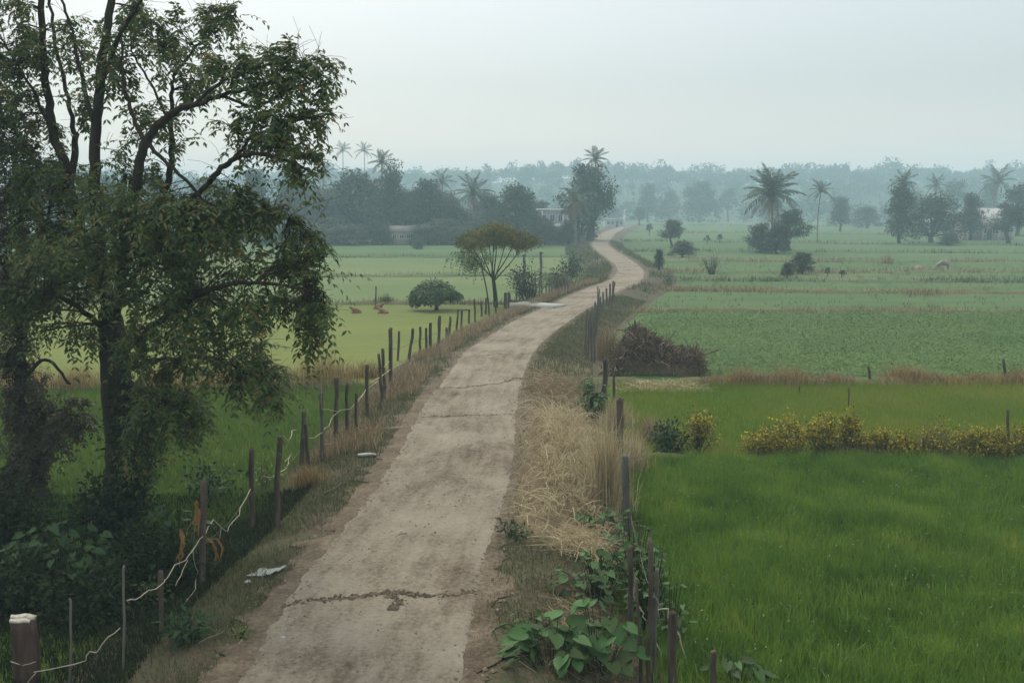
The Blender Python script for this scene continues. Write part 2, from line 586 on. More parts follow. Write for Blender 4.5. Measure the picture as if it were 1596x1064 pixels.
def _noise(vec, scale, detail=6, rough=.6):
    n = nt.nodes.new('ShaderNodeTexNoise')
    n.inputs['Scale'].default_value = scale
    n.inputs['Detail'].default_value = detail
    n.inputs['Roughness'].default_value = rough
    nt.links.new(vec, n.inputs['Vector'])
    return n.outputs[0]


mp = nt.nodes.new('ShaderNodeMapping')
mp.inputs['Scale'].default_value = (2.6, .30, 1)
nt.links.new(uvn.outputs[0], mp.inputs[0])
streak = _noise(mp.outputs[0], 1.6, 7, .65)
patch = _noise(g.outputs['Position'], .42, 8, .68)
grit = _noise(g.outputs['Position'], 16, 6, .7)
r1 = ramp(nt, [(.082, .062, .043), (.152, .123, .088), (.220, .188, .140), (.282, .250, .194)], [.385, .45, .51, .62])
mx = nt.nodes.new('ShaderNodeMix')
mx.inputs[0].default_value = .6
nt.links.new(streak, mx.inputs[2])
nt.links.new(patch, mx.inputs[3])
mx2 = nt.nodes.new('ShaderNodeMix')
mx2.inputs[0].default_value = .3
nt.links.new(mx.outputs[0], mx2.inputs[2])
nt.links.new(grit, mx2.inputs[3])
nt.links.new(mx2.outputs[0], r1.inputs[0])
nt.links.new(r1.outputs[0], b.inputs['Base Color'])
b.inputs['Roughness'].default_value = .95
b.inputs['Specular IOR Level'].default_value = .1
bp = nt.nodes.new('ShaderNodeBump')
bp.inputs['Distance'].default_value = .035
nt.links.new(grit, bp.inputs['Height'])
nt.links.new(bp.outputs[0], b.inputs['Normal'])
M['road'] = m


def flat_mat(name, c, rough=.8):
    m, nt, b, out = new_mat(name)
    n = nt.nodes.new('ShaderNodeTexNoise')
    n.inputs['Scale'].default_value = 2.5
    n.inputs['Detail'].default_value = 5
    r = ramp(nt, [tuple(x * .72 for x in c), tuple(min(1, x * 1.12) for x in c)], [.3, .7])
    nt.links.new(n.outputs[0], r.inputs[0])
    nt.links.new(r.outputs[0], b.inputs['Base Color'])
    b.inputs['Roughness'].default_value = rough
    return m


M['white_wall'] = flat_mat('white_wall', (.62, .62, .60))
M['pink_wall'] = flat_mat('pink_wall', (.42, .33, .30))
M['grey_wall'] = flat_mat('grey_wall', (.30, .30, .29))
M['roof_tin'] = flat_mat('roof_tin', (.38, .37, .35), .5)
M['roof_dark'] = flat_mat('roof_dark', (.10, .09, .085), .7)
M['window'] = flat_mat('window_dark', (.03, .035, .04), .2)
M['blue_sheet'] = flat_mat('blue_sheet', (.10, .22, .28), .6)
M['cow_brown'] = flat_mat('cow_brown', (.22, .11, .055), .8)
M['cow_pale'] = flat_mat('cow_pale', (.26, .23, .18), .8)

# ------------------------------------------------------------------ ground
xs = np.concatenate([-np.geomspace(1500, 24, 26), np.arange(-23, 42, .55), np.geomspace(43, 1500, 26)])
ys = np.concatenate([[-120, -60, -20, -8], np.arange(0, 60, .55), np.geomspace(60.6, 420, 120), np.geomspace(440, 1500, 20)])
X, Y = np.meshgrid(xs, ys)
Z = height(X, Y)
mb = MB()
nx, ny = len(xs), len(ys)
I = (np.arange(ny - 1)[:, None] * nx + np.arange(nx - 1)[None, :]).ravel()
mb.add(np.stack([X, Y, Z], -1), np.stack([I, I + 1, I + nx + 1, I + nx], 1))
gm = mb.mesh('ground', [M['verge'], M['plain']], True)
fx, fy = (X[:-1, :-1] + X[1:, 1:]).ravel() / 2, (Y[:-1, :-1] + Y[1:, 1:]).ravel() / 2
far = (road_dist(fx, fy) > 6) & ((fy > 40) | (np.abs(fx) > 25))
gm.polygons.foreach_set('material_index', far.astype(np.int32))
go = bpy.data.objects.new('ground', gm)
COL.objects.link(go)
put(go, 'flat ground of soil and grass under the fields and verges', None, kind='structure')

# ------------------------------------------------------------------ road
rows = np.concatenate([np.arange(-4, 32, .11), np.geomspace(32, 300, 340)])
NC = 34
Lx = np.interp(rows, ROAD_L[:, 1], ROAD_L[:, 0])
Rx = np.interp(rows, ROAD_R[:, 1], ROAD_R[:, 0])
# where the road runs slanting, left and right edges share a row only roughly: good enough for a flat strip
s = np.linspace(0, 1, NC)
je = np.interp(rows, np.arange(-5, 301, .35), np.random.default_rng(3).normal(0, .035, 875)[:len(np.arange(-5, 301, .35))]) + .02 * np.sin(rows * 3.1) + .02 * np.sin(rows * 7.7 + 1) + .08 * np.sin(rows * .6 + 2) + rng.normal(0, .02, len(rows))
je2 = .02 * np.sin(rows * 2.3 + 4) + .015 * np.sin(rows * 8.9) + .03 * np.sin(rows * .7) + rng.normal(0, .015, len(rows))
fade = 1 / (1 + (rows / 60.0) ** 2)
XL, XR = Lx + je * fade, Rx + je2 * fade
RX = XL[:, None] * (1 - s) + XR[:, None] * s
RY = np.repeat(rows[:, None], NC, 1)
edge = np.minimum(s, 1 - s)[None, :]
RZ = .035 * sstep(0, .09, edge) - .012
RZ = RZ - .022 * np.exp(-((s[None, :] - .30) / .09) ** 2) - .022 * np.exp(-((s[None, :] - .72) / .09) ** 2)
bump = (np.sin(RX * 5.3 + RY * 1.7) + np.sin(RX * 2.1 - RY * 4.1 + 1) + np.sin(RX * 9 + RY * 6.1) * .6 + np.sin(RX * 13 - RY * 11) * .5) * .006
RZ = RZ + (bump + rng.normal(0, .0035, RX.shape)) * sstep(0, .1, edge) + .012
mb = MB()
I = (np.arange(len(rows) - 1)[:, None] * NC + np.arange(NC - 1)[None, :]).ravel()
F = np.stack([I, I + 1, I + NC + 1, I + NC], 1)
mb.add(np.stack([RX, RY, RZ], -1), F)
road = mb.build('road', M['road'], None, True)
put(road, 'sandy dirt track winding away to the far houses', None, kind='structure')
uvl = road.data.uv_layers.new(name='UVMap')
UV = np.stack([np.broadcast_to(s[None, :] * 2.4, RX.shape), RY], -1).reshape(-1, 2)
uvl.data.foreach_set('uv', UV[F.ravel()].ravel())


# bare shoulders: a lower skirt of darker soil with a ragged edge on both sides
mb = MB()
rr_ = np.random.default_rng(5)
for sg, XE in ((-1, XL), (1, XR)):
    wd = np.interp(rows, np.arange(-5, 301, .22), np.abs(rr_.normal(.30 if sg < 0 else .16, .16, 1400))[:len(np.arange(-5, 301, .22))]) + np.abs(rr_.normal(0, .05, len(rows)))
    cols = [XE - sg * .12, XE + sg * .02, XE + sg * wd * .6, XE + sg * wd]
    V = np.stack([np.stack([c_, rows, height(c_, rows) + hz_], 1) for c_, hz_ in zip(cols, (.036, .032, .020, .004))], 1)
    k_ = np.arange(len(rows) - 1)[:, None] * 4
    F_ = np.concatenate([k_ + np.array([[a_, a_ + 1, a_ + 5, a_ + 4]]) for a_ in range(3)])
    mb.add(V.reshape(-1, 3), F_ if sg > 0 else F_[:, ::-1])
put(mb.build('road_shoulder', M['shoulder'], road, True), kind='stuff')


def clods(n, y0, y1, rmax, t0, t1, name, mat):
    y = y0 + (y1 - y0) * rng.random(n) ** 1.4
    t = t0 + (t1 - t0) * rng.random(n)
    x = np.interp(y, rows, XL) * (1 - t) + np.interp(y, rows, XR) * t
    z = np.array([road_z(a_, b_) for a_, b_ in zip(x, y)])
    r = rmax * rng.random(n) ** 3 + .006
    a = np.arange(5) * 2 * np.pi / 5
    ring = np.stack([np.cos(a), np.sin(a), 0 * a], 1)
    jit = rng.uniform(.6, 1.3, (n, 5, 1))
    lo = np.stack([x, y, z - .004], 1)[:, None, :] + ring[None] * r[:, None, None] * jit
    hi = np.stack([x, y, z], 1)[:, None, :] + ring[None] * r[:, None, None] * jit * .55 + np.array([0, 0, .55]) * r[:, None, None]
    V = np.concatenate([lo, hi], 1).reshape(-1, 3)
    b_ = np.arange(n)[:, None] * 10
    mb = MB()
    j = np.arange(5)
    for q in range(5):
        mb.add(np.zeros((0, 3)), np.zeros((0, 4), int))
        mb.f.append(b_ + np.array([[q, (q + 1) % 5, (q + 1) % 5 + 5, q + 5]]))
    mb.f.append(b_ + np.array([[5, 6, 7, 8, 9]]))
    mb.f = [f for f in mb.f if len(f)]
    mb.v = [V]
    mb.n = len(V)
    put(mb.build(name, M[mat], road), kind='stuff')


def road_z(x, y):
    i = int(np.clip(np.searchsorted(rows, y), 1, len(rows) - 1))
    t = (x - XL[i]) / (XR[i] - XL[i])
    if t < 0 or t > 1:
        return h1(x, y)
    return float(np.interp(t, s, RZ[i]))


clods(2600, 9, 40, .020, -.06, 1.06, 'clods', 'clod')
clods(1500, 9, 30, .028, -.16, .10, 'clods', 'clod')
clods(900, 9, 30, .03, .93, 1.10, 'clods', 'clod')


def crack(px, w, lump, nl):
    P = dense(np.array([on_z(u, v, .03) for u, v in px]), 16)
    P[:, 1] += rng.normal(0, .012, len(P)) + .03 * np.sin(np.arange(len(P)) * .9)
    for p in P:
        p[2] = road_z(p[0], p[1]) + .006
    mb = MB()
    ww = w * rng.uniform(.35, 1.3, len(P))
    T = np.gradient(P, axis=0)
    S = np.stack([-T[:, 1], T[:, 0], 0 * T[:, 0]], 1)
    S /= np.linalg.norm(S, axis=1)[:, None]
    A, B = P - S * ww[:, None] / 2, P + S * ww[:, None] / 2
    V = np.stack([A, B], 1).reshape(-1, 3)
    k = np.arange(len(P) - 1)[:, None] * 2
    mb.add(V, k + np.array([[0, 1, 3, 2]]))
    for _ in range(nl):                                        # crumbs of soil heaved up beside the joint
        i = rng.integers(len(P))
        c = P[i] + S[i] * rng.normal(0, w * .8)
        r = lump * rng.uniform(.3, 1)
        a = np.linspace(0, 2 * np.pi, 6, endpoint=False) + rng.uniform(0, 6)
        ring = np.stack([np.cos(a) * r * rng.uniform(.7, 1.5), np.sin(a) * r, np.full(6, -.004)], 1) + c
        top = np.stack([np.cos(a) * r * .5, np.sin(a) * r * .5, r * rng.uniform(.35, .8, 6)], 1) + c
        V = np.vstack([ring, top])
        j = np.arange(6)
        mb.add(V, np.stack([j, (j + 1) % 6, (j + 1) % 6 + 6, j + 6], 1))
        mb.f.append(np.array([[mb.n - 6 + q for q in range(6)]]))
    o = mb.build('crack', M['soil'], road)
    return o


crack([(380, 970), (440, 944), (500, 935), (560, 929), (600, 924), (660, 926), (752, 923), (800, 917)], .07, .03, 240)
crack([(600, 924), (622, 938), (612, 950)], .08, .035, 40)
crack([(668, 607), (720, 603), (770, 598), (815, 588), (880, 582)], .075, .035, 60)
crack([(738, 553), (800, 552), (880, 549)], .08, .03, 40)
crack([(655, 650), (700, 648), (800, 645)], .035, .025, 40)

# ------------------------------------------------------------------ fields and bunds
def bline(p, q):
    a, b_ = on_z(*p, FIELD_Z), on_z(*q, FIELD_Z)
    return a, b_


def line_y(ab, x):
    a, b_ = ab
    return a[1] + (x - a[0]) * (b_[1] - a[1]) / (b_[0] - a[0])


R_LINES = [((1000, 716), (1596, 720)), ((1090, 598), (1596, 597)), ((960, 486), (1596, 487)), ((980, 452), (1596, 458)),
           ((1010, 437), (1596, 440)), ((1030, 425), (1596, 424)), ((1000, 408), (1596, 408)), ((980, 392), (1596, 395)),
           ((975, 377), (1596, 383)), ((970, 362), (1596, 368)), ((970, 351), (1596, 355))]
L_LINES = [((0, 606), (600, 600)), ((300, 473), (800, 474)), ((300, 432), (800, 430)), ((300, 402), (880, 401)),
           ((300, 381), (880, 381))]
RB = [bline(*l) for l in R_LINES]
LB = [bline(*l) for l in L_LINES]


def field(side, lo, hi, mat, name, label, xfar, off=3.75, gap=.35):
    ya = 2.0 if lo is None else None
    mb = MB()
    nu, nv = 90, 40
    V = np.zeros((nv + 1, nu + 1, 3))
    for j in range(nv + 1):
        t = j / nv
        for i in range(nu + 1):
            q = (i / nu) ** 2
            x = 0.0
            for _ in range(4):
                y0 = 2.0 if lo is None else line_y(lo, x) + gap
                y1 = line_y(hi, x) - gap
                y = y0 + (y1 - y0) * t
                x0 = float(road_x(y)) + side * off
                x = x0 + (xfar - x0) * q
            V[j, i] = (x, y, FIELD_Z - .03 + .022)
    I = (np.arange(nv)[:, None] * (nu + 1) + np.arange(nu)[None, :]).ravel()
    F = np.stack([I, I + 1, I + nu + 2, I + nu + 1], 1)
    if side < 0:
        F = F[:, ::-1]
    mb.add(V, F)
    o = mb.build(name, M[mat], None, True)
    put(o, label, None, kind='structure')
    return o


fmats = ['field_near', 'field_strip', 'field_bean'] + ['field_far'] * 8
fl = ['tall green paddy nearest on the right', 'bright green strip between flowering row and dry grass', 'bluish leafy crop field beyond the brush pile',
      'green field behind the leafy crop', 'narrow green field strip farther right', 'pale green strip with the grazing cow', 'far green strip beside the bend',
      'far strip before the palm', 'distant pale strip right of the track', 'distant field right of the track end', 'farthest green field on the right']
for i in range(len(RB)):
    field(1, None if i == 0 else RB[i - 1], RB[i], fmats[i], 'field', fl[i], 60 + 22 * i, off=3.75 if i < 6 else 3.2)
lm = ['field_near', 'field_yellow', 'field_pale', 'field_pale', 'field_far']
ll = ['deep green field behind the left fence and big tree', 'yellow green pasture with resting cows', 'pale green field behind the dome shaped bush',
      'pale field behind the umbrella tree', 'far left field before the wood']
for i in range(len(LB)):
    field(-1, None if i == 0 else LB[i - 1], LB[i], lm[i], 'field', ll[i], -60 - 28 * i, off=3.6)


def bund(side, ab, xfar, w, hgt, label):
    """a low earth bank between two fields"""
    n = 160
    mb = MB()
    y_mid = (ab[0][1] + ab[1][1]) / 2
    x0 = float(road_x(y_mid)) + side * 2.6
    q = np.linspace(0, 1, n) ** 1.7
    x = x0 + (xfar - x0) * q
    y = line_y(ab, x) + .12 * np.sin(x * 1.3) + .08 * np.sin(x * 3.7) + y_mid * .006 * np.sin(x * .31 + y_mid)
    prof = [(-.5, -.06), (-.32, .55), (-.1, 1), (.15, .93), (.34, .5), (.5, -.06)]
    k = 1 + .25 * np.sin(x * 2.1 + 1) + .2 * np.sin(x * .7) + rng.normal(0, .08, n)
    V = np.stack([np.stack([x, y + a * w * k, np.maximum(FIELD_Z - .03 + b_ * hgt * k, -3)], 1) for a, b_ in prof], 1)
    i = np.arange(n - 1)[:, None] * 6
    j = np.arange(5)[None, :]
    F = np.stack([i + j, i + 6 + j, i + 7 + j, i + 1 + j], -1).reshape(-1, 4)
    if side > 0:
        F = F[:, ::-1]
    mb.add(V.reshape(-1, 3), F)
    o = mb.build('field_bund', M['bund' if ab[0][1] < 70 else 'plain'], None, True)
    put(o, label, None, kind='structure')
    return x, y


rbl = ['low earth bank under the yellow flowering row', 'low bank with rusty grass tufts on the right', 'low brown bank behind the leafy crop', 'fourth thin bank on the right',
       'thin bank beyond the bend', 'thin bank by the grazing cow', 'thin bank before the palm', 'far thin bank right', 'farther thin bank right', 'distant thin bank right', 'farthest bank right']
for i, ab in enumerate(RB):
    bund(1, ab, 60 + 22 * i, .8 + .16 * i, .16 + .012 * i, rbl[i])
lbl = ['rusty bank behind the left fence', 'thin bank behind the resting cows', 'thin double bank behind the dome bush', 'thin dark bank before the far left field', 'farthest bank left']
for i, ab in enumerate(LB):
    bund(-1, ab, -60 - 28 * i, .8 + .2 * i, .18 + .02 * i, lbl[i])

# ------------------------------------------------------------------ far hills and their woods
hx = np.linspace(-700, 800, 90)
hy = np.linspace(400, 1000, 60)
HX, HY = np.meshgrid(hx, hy)


def hill_z(x, y):
    r = sstep(440, 640, y) * (20.5 + 2.5 * np.sin(x * .014 + 1) + 1.6 * np.sin(x * .037) + sstep(90, 300, x) * 4.5)
    return r - .5


mb = MB()
I = (np.arange(len(hy) - 1)[:, None] * len(hx) + np.arange(len(hx) - 1)[None, :]).ravel()
mb.add(np.stack([HX, HY, hill_z(HX, HY)], -1), np.stack([I, I + 1, I + len(hx) + 1, I + len(hx)], 1))
put(mb.build('hills', M['hill'], None, True), 'low hazy hills along the horizon', None, kind='structure')


def crowd(pts, hts, wid, nleaf, size):
    """a mass of far crowns: leaf clumps spread through each crown's volume"""
    mb = MB()
    for p, h, w in zip(pts, hts, wid):
        k = rng.integers(3, 6)
        c = np.stack([rng.normal(0, w * .22, k), rng.normal(0, w * .22, k), h * rng.uniform(.45, .85, k)], 1)
        r = np.stack([w * rng.uniform(.24, .4, k)] * 2 + [h * rng.uniform(.16, .28, k)], 1)
        idx = rng.integers(0, k, nleaf)
        d = rng.normal(size=(nleaf, 3))
        d /= np.linalg.norm(d, axis=1)[:, None]
        q = c[idx] + d * r[idx] * rng.uniform(.5, .98, (nleaf, 1))
        q[: nleaf // 6, 2] *= rng.uniform(.1, .9, nleaf // 6)
        sz = size * rng.uniform(.6, 1.4, nleaf)
        mb.leaves(q + p, rng.normal(size=(nleaf, 3)), d + rng.normal(0, .4, (nleaf, 3)), sz, sz * .8)
    return mb


def skyline_woods(name, label, y0, y1, n, hmin, hmax, size, nleaf):
    yy = rng.uniform(y0, y1, n)
    xx = rng.uniform(-.60, .60, n) * yy
    zz = np.array([max(float(hill_z(np.float64(a), np.float64(b))) if b > 405 else FIELD_Z, FIELD_Z - .1) for a, b in zip(xx, yy)])
    hh = rng.uniform(hmin, hmax, n) * np.where(rng.random(n) < .12, 1.3, 1)
    mb = crowd(np.stack([xx, yy, zz - .5], 1), hh, hh * rng.uniform(.6, 1.0, n), nleaf, size)
    put(mb.build(name, M['wood_far']), label, 'wood', kind='stuff')


skyline_woods('far_wood', 'palest hazy wood covering the hills on the skyline', 615, 720, 420, 8, 13, 1.35, 190)
skyline_woods('far_wood', 'hazy wood on the lower slopes before the skyline', 500, 590, 260, 7, 12, 1.2, 190)
skyline_woods('far_wood', 'low scrub filling in under the skyline crowns', 606, 660, 420, 5, 9, 1.6, 70)
skyline_woods('far_wood', 'hazy wood along the far edge of the fields', 400, 460, 170, 7, 12, 1.2, 140)


# ------------------------------------------------------------------ tree kit
def limb(a, b_, r0, r1, mb, n=7, sag=.0, wig=.06, sides=6):
    a, b_ = np.asarray(a, float), np.asarray(b_, float)
    t = np.linspace(0, 1, n)[:, None]
    L = np.linalg.norm(b_ - a)
    P = a + (b_ - a) * t
    P += np.sin(np.pi * t) * rng.normal(0, wig * L, 3)[None, :]
    P[:, 2] += sag * L * np.sin(np.pi * t[:, 0])
    mb.tube(P, np.linspace(r0, r1, n), sides, False)
    return P


def tree_kit(kind, seed):
    """trunk and crown of a tree 10 m high and about 8 m wide, standing at the origin"""
    global rng
    keep = rng
    rng = np.random.default_rng(seed)
    tr, cr = MB(), MB()
    if kind == 'broad':
        fork, lob, spread, zlo, zhi, tw = 2.4, 13, 2.9, 3.4, 8.4, .30
    elif kind == 'tall':
        fork, lob, spread, zlo, zhi, tw = 2.4, 15, 1.9, 2.4, 8.8, .26
    elif kind == 'bushy':
        fork, lob, spread, zlo, zhi, tw = 1.0, 17, 2.9, 1.3, 8.0, .28
    else:
        fork, lob, spread, zlo, zhi, tw = 2.6, 9, 2.7, 4.4, 8.6, .24
    top = np.array([rng.normal(0, .3), rng.normal(0, .3), fork])
    limb((0, 0, -.3), top, tw * 1.35, tw * .9, tr, 7, 0, .03, 8)
    cs, rs = [], []
    for i in range(lob):
        a = i * 2.4 + rng.uniform(0, .8)
        t = (i + .5) / lob
        z = zlo + (zhi - zlo) * t + rng.normal(0, .3)
        k = spread * (1.0 - .75 * max(0, (z - zlo) / (zhi - zlo)) ** 1.6) * rng.uniform(.6, 1.1)
        c = np.array([math.cos(a) * k, math.sin(a) * k, z])
        limb(top, c, tw * .45, .05, tr, 6, .08, .07, 5)
        cs.append(c)
        rs.append(np.array([1.6, 1.6, 1.15]) * rng.uniform(.75, 1.25) * (1.0 if kind != 'airy' else .8))
    cs, rs = np.array(cs), np.array(rs)
    N = 5200 if kind != 'airy' else 2400
    idx = rng.integers(0, lob, N)
    d = rng.normal(size=(N, 3))
    d /= np.linalg.norm(d, axis=1)[:, None]
    q = cs[idx] + d * rs[idx] * (rng.uniform(.35, 1.08, (N, 1)))
    q += .25 * np.sin(q[:, [1, 2, 0]] * 4)
    sz = .36 * rng.uniform(.55, 1.35, N)
    dd = rng.normal(size=(N, 3))
    dd[:, 2] -= .5
    cr.leaves(q, dd, d * .8 + np.array([0, 0, .5]) + rng.normal(0, .4, (N, 3)), sz, sz * .62)
    rng = keep
    return tr.mesh('trunk', M['bark'], True), cr.mesh('crown', M['leaf_mid'])


KITS = {k: [tree_kit(k, 100 + 10 * j + i) for i in range(3)] for j, k in enumerate(['broad', 'tall', 'bushy', 'airy'])}


def tree(kind, var, u, vb, vt, wpx, label, group=None, name='tree', cat='tree'):
    p = G(u, vb)
    top = on_y(u, vt, p[1])
    H = top[2] - p[2]
    W = wpx * mpp(p[1])
    e = empty(name, p, label, cat, group, rz=(var * 1.7 + u * .37) % 6.28, scale=(W / 7.6, W / 7.6, H / 9.6))
    a, c = KITS[kind][var % 3]
    child('trunk', a, e)
    child('crown', c, e)
    return e


# palms
def frond_mesh(name, mat, L=1.0, n=24, arch=.55):
    mb = MB()
    t = np.linspace(0, 1, n)
    P = np.stack([t * L * .93, 0 * t, L * (.42 * t - arch * 1.15 * t ** 2)], 1)
    mb.tube(P, np.linspace(.016, .004, n) * L, 4, False)
    T = np.gradient(P, axis=0)
    for sg in (-1, 1):
        D = T / np.linalg.norm(T, axis=1)[:, None] * .75 + np.array([0, sg * .85, -.45])
        D = D + rng.normal(0, .08, D.shape)
        l = L * .30 * np.sin(np.pi * (t * .82 + .12)) + .03
        mb.leaves(P, D, np.tile([0, 0, 1.0], (n, 1)) + rng.normal(0, .3, (n, 3)), l, .030 * L + 0 * l, .1)
    return mb.mesh(name, mat)


FROND = [frond_mesh('frond', M['palm'], arch=a) for a in (.40, .55, .75)]
FROND_DEAD = frond_mesh('frond', M['palm_dead'], arch=.8)


def palm(u, vb, vt, crown_px, label, lean=0.0, nf=18, dead=2, group=None, trunk_r=.16):
    p = G(u, vb)
    top = on_y(u, vt, p[1])
    R = crown_px * .5 * mpp(p[1]) * 1.12
    H = (top[2] - p[2]) - R * .42
    e = empty('palm_tree', p, label, 'palm tree', group, rz=u % 6)
    mb = MB()
    z = np.linspace(-.3, H, 12)
    P = np.stack([lean * (z / H) ** 2, .15 * np.sin(z * .4), z], 1)
    mb.tube(P, np.interp(z, [-.3, .6, H], [trunk_r * 1.5, trunk_r, trunk_r * .75]), 8)
    for zz in np.arange(.5, H, .35):
        i = np.interp(zz, z, np.arange(12))
    mb.build('trunk', M['bark_pale'], e, True)
    for k in range(nf + dead):
        a = k * 2.39996 + rng.uniform(-.15, .15)
        if k < nf:
            f = k / nf
            pitch = rad(-72 + 95 * f) + rng.normal(0, .08)
            me = FROND[0 if f < .4 else (1 if f < .75 else 2)]
            sc = R * rng.uniform(.88, 1.1)
        else:
            pitch, me, sc = rad(rng.uniform(5, 55)), FROND_DEAD, R * .8
        child('frond', me, e, (lean, P[-1][1], H), (0, pitch, a), (sc, sc, sc))
    return e


# shrubs with stems, built where they stand
def shrub(name, label, cat, u, vb, wpx, hpx, mat, n, leafL, leafW, stems=9, group=None, droop=.3, flower=None, nfl=0, stem_mat='bark', lo=.12, pos=None, shape=1.0, top=None, ntop=0):
    p = G(u, vb) if pos is None else pos
    k = mpp(p[1])
    W, H = wpx * k, hpx * k
    e = empty(name, p, label, cat, group)
    mb = MB()
    tips = []
    for i in range(stems):
        a = rng.uniform(0, 6.28)
        rr = math.sqrt(rng.uniform(0, 1)) * .5 * W
        zt = H * (1 - .55 * (rr / (.5 * W)) ** 2 * shape) * rng.uniform(.75, 1.0)
        t = np.array([math.cos(a) * rr, math.sin(a) * rr * .8, zt])
        b0 = np.array([rng.normal(0, .05) * W, rng.normal(0, .05) * W, -.05])
        P = limb(b0, t, max(.006, .012 * H), .003, mb, 7, .05, .06, 5)
        tips.append(P)
    mb.build('stem', M[stem_mat], e)
    tips = np.array(tips)
    si = rng.integers(0, stems, n)
    tt = lo + (1 - lo) * rng.uniform(0, 1, n) ** .65
    fi = tt * 6
    i0 = np.clip(fi.astype(int), 0, 5)
    fr = (fi - i0)[:, None]
    q = tips[si, i0] * (1 - fr) + tips[si, i0 + 1] * fr
    jit = rng.normal(0, 1, (n, 3))
    q = q + jit * np.array([.11 * W, .11 * W, .08 * H])
    q[:, 2] = np.maximum(q[:, 2], .02)
    d = jit + np.array([0, 0, .2])
    d[:, 2] -= droop
    ls = leafL * rng.uniform(.6, 1.25, n)
    lf = MB()
    lf.leaves(q, d, np.array([0, 0, 1.0]) + rng.normal(0, .5, (n, 3)), ls, ls * leafW)
    put(lf.build('foliage', M[mat], e), kind='stuff')
    if ntop:
        si = rng.integers(0, stems, ntop)
        ti = rng.integers(4, 7, ntop)
        q = tips[si, ti] + rng.normal(0, 1, (ntop, 3)) * np.array([.10 * W, .09 * W, .07 * H])
        tb = MB()
        sz = leafL * rng.uniform(.6, 1.2, ntop)
        tb.leaves(q, rng.normal(size=(ntop, 3)) + np.array([0, 0, .5]), np.array([0, 0, 1.0]) + rng.normal(0, .6, (ntop, 3)), sz, sz * .5)
        put(tb.build('top_foliage', M[top], e), kind='stuff')
    if nfl:
        si = rng.integers(0, stems, nfl)
        q = tips[si, 6] + rng.normal(0, 1, (nfl, 3)) * np.array([.13 * W, .11 * W, .06 * H]) + np.array([0, 0, .05 * H])
        fb = MB()
        sz = leafL * .75 * rng.uniform(.6, 1.2, nfl)
        fb.leaves(q, rng.normal(size=(nfl, 3)), np.array([0, 0, 1.0]) + rng.normal(0, .6, (nfl, 3)), sz, sz * .9)
        put(fb.build('flowers', M[flower], e), kind='stuff')
    return e


def tuft(name, label, u, vb, wpx, hpx, mat, n, wid, group=None, lean=.45, pos=None, cat='grass tuft', dep=.7):
    p = G(u, vb) if pos is None else pos
    k = mpp(p[1])
    W, H = wpx * k, hpx * k
    mb = MB()
    q = np.stack([rng.normal(0, .28 * W, n), rng.normal(0, .28 * W * dep, n), np.full(n, -.03)], 1)
    fall = np.exp(-(q[:, 0] / (.42 * W)) ** 2)
    mb.blades(q, H * rng.uniform(.45, 1.08, n) * (.55 + .45 * fall), wid, np.clip(rng.normal(lean * .7, .2, n), .02, .9))
    e = empty(name, p, label, cat, group)
    put(mb.build('blades', M[mat], e), kind='stuff')
    return e


# ------------------------------------------------------------------ trees beyond the fields
GL = 'trees of the hazy grove on the left'
GR = 'trees of the hazy grove on the right'
tree('broad', 0, 560, 379, 263, 115, 'broad hazy tree left of the pinkish shed', GL)
tree('bushy', 1, 500, 379, 290, 80, 'bushy hazy tree beside the tips of the big near tree', GL)
tree('tall', 2, 612, 378, 258, 66, 'tall hazy tree right behind the pinkish shed', GL)
tree('broad', 1, 665, 378, 273, 70, 'round topped hazy tree right of the pinkish shed', GL)
tree('airy', 0, 634, 374, 290, 48, 'thin crowned hazy tree between two round ones behind the shed', GL)
tree('bushy', 2, 702, 378, 300, 56, 'low bushy hazy tree left of the spiky palm', GL)
tree('broad', 2, 805, 383, 280, 78, 'dark round hazy tree behind the umbrella tree', GL)
tree('tall', 0, 768, 379, 304, 56, 'hazy tree between the spiky palm and the dark round one', GL)
tree('bushy', 0, 455, 377, 258, 90, 'large hazy tree half hidden by the big near tree', GL)
tree('tall', 1, 400, 376, 262, 80, 'hazy tree seen through the near tree branches', GL)
tree('broad', 2, 330, 376, 268, 90, 'hazy tree behind the upper limbs of the near tree', GL)
tree('bushy', 1, 250, 376, 266, 90, 'hazy tree behind the forked stems of the near tree', GL)
tree('broad', 0, 170, 376, 268, 100, 'hazy tree behind the trunk fork of the near tree', GL)
tree('bushy', 2, 90, 376, 270, 90, 'hazy tree behind the left stems of the near tree', GL)
tree('bushy', 0, 525, 381, 330, 70, 'low dark thicket left of the pinkish shed', GL, 'thicket', 'thicket')
tree('bushy', 1, 590, 381, 338, 60, 'low dark thicket touching the pinkish shed', GL, 'thicket', 'thicket')
tree('bushy', 2, 690, 381, 335, 80, 'low dark thicket below the spiky palm', GL, 'thicket', 'thicket')
tree('bushy', 0, 745, 381, 338, 70, 'low dark thicket behind the umbrella tree crown', GL, 'thicket', 'thicket')
tree('bushy', 1, 462, 381, 335, 70, 'low dark thicket behind the near tree sprays', GL, 'thicket', 'thicket')
for k_, (u_, vt_, w_, lb) in enumerate([(478, 318, 80, 'low hazy thicket at the left end of the far field'), (545, 312, 90, 'hazy thicket filling the gap under the two skyline palms'),
                                       (640, 312, 80, 'hazy thicket directly behind the pinkish shed'), (720, 318, 80, 'hazy thicket behind the spiky palm'),
                                       (783, 322, 70, 'hazy thicket behind the orange topped crown'), (835, 328, 60, 'hazy thicket left of the white two storey house'),
                                       (420, 320, 90, 'hazy thicket seen under the near tree limbs'), (350, 322, 90, 'hazy thicket low behind the near tree foliage')]):
    tree('bushy', k_, u_, 378, vt_, w_ * 1.15, lb, GL, 'thicket', 'thicket')
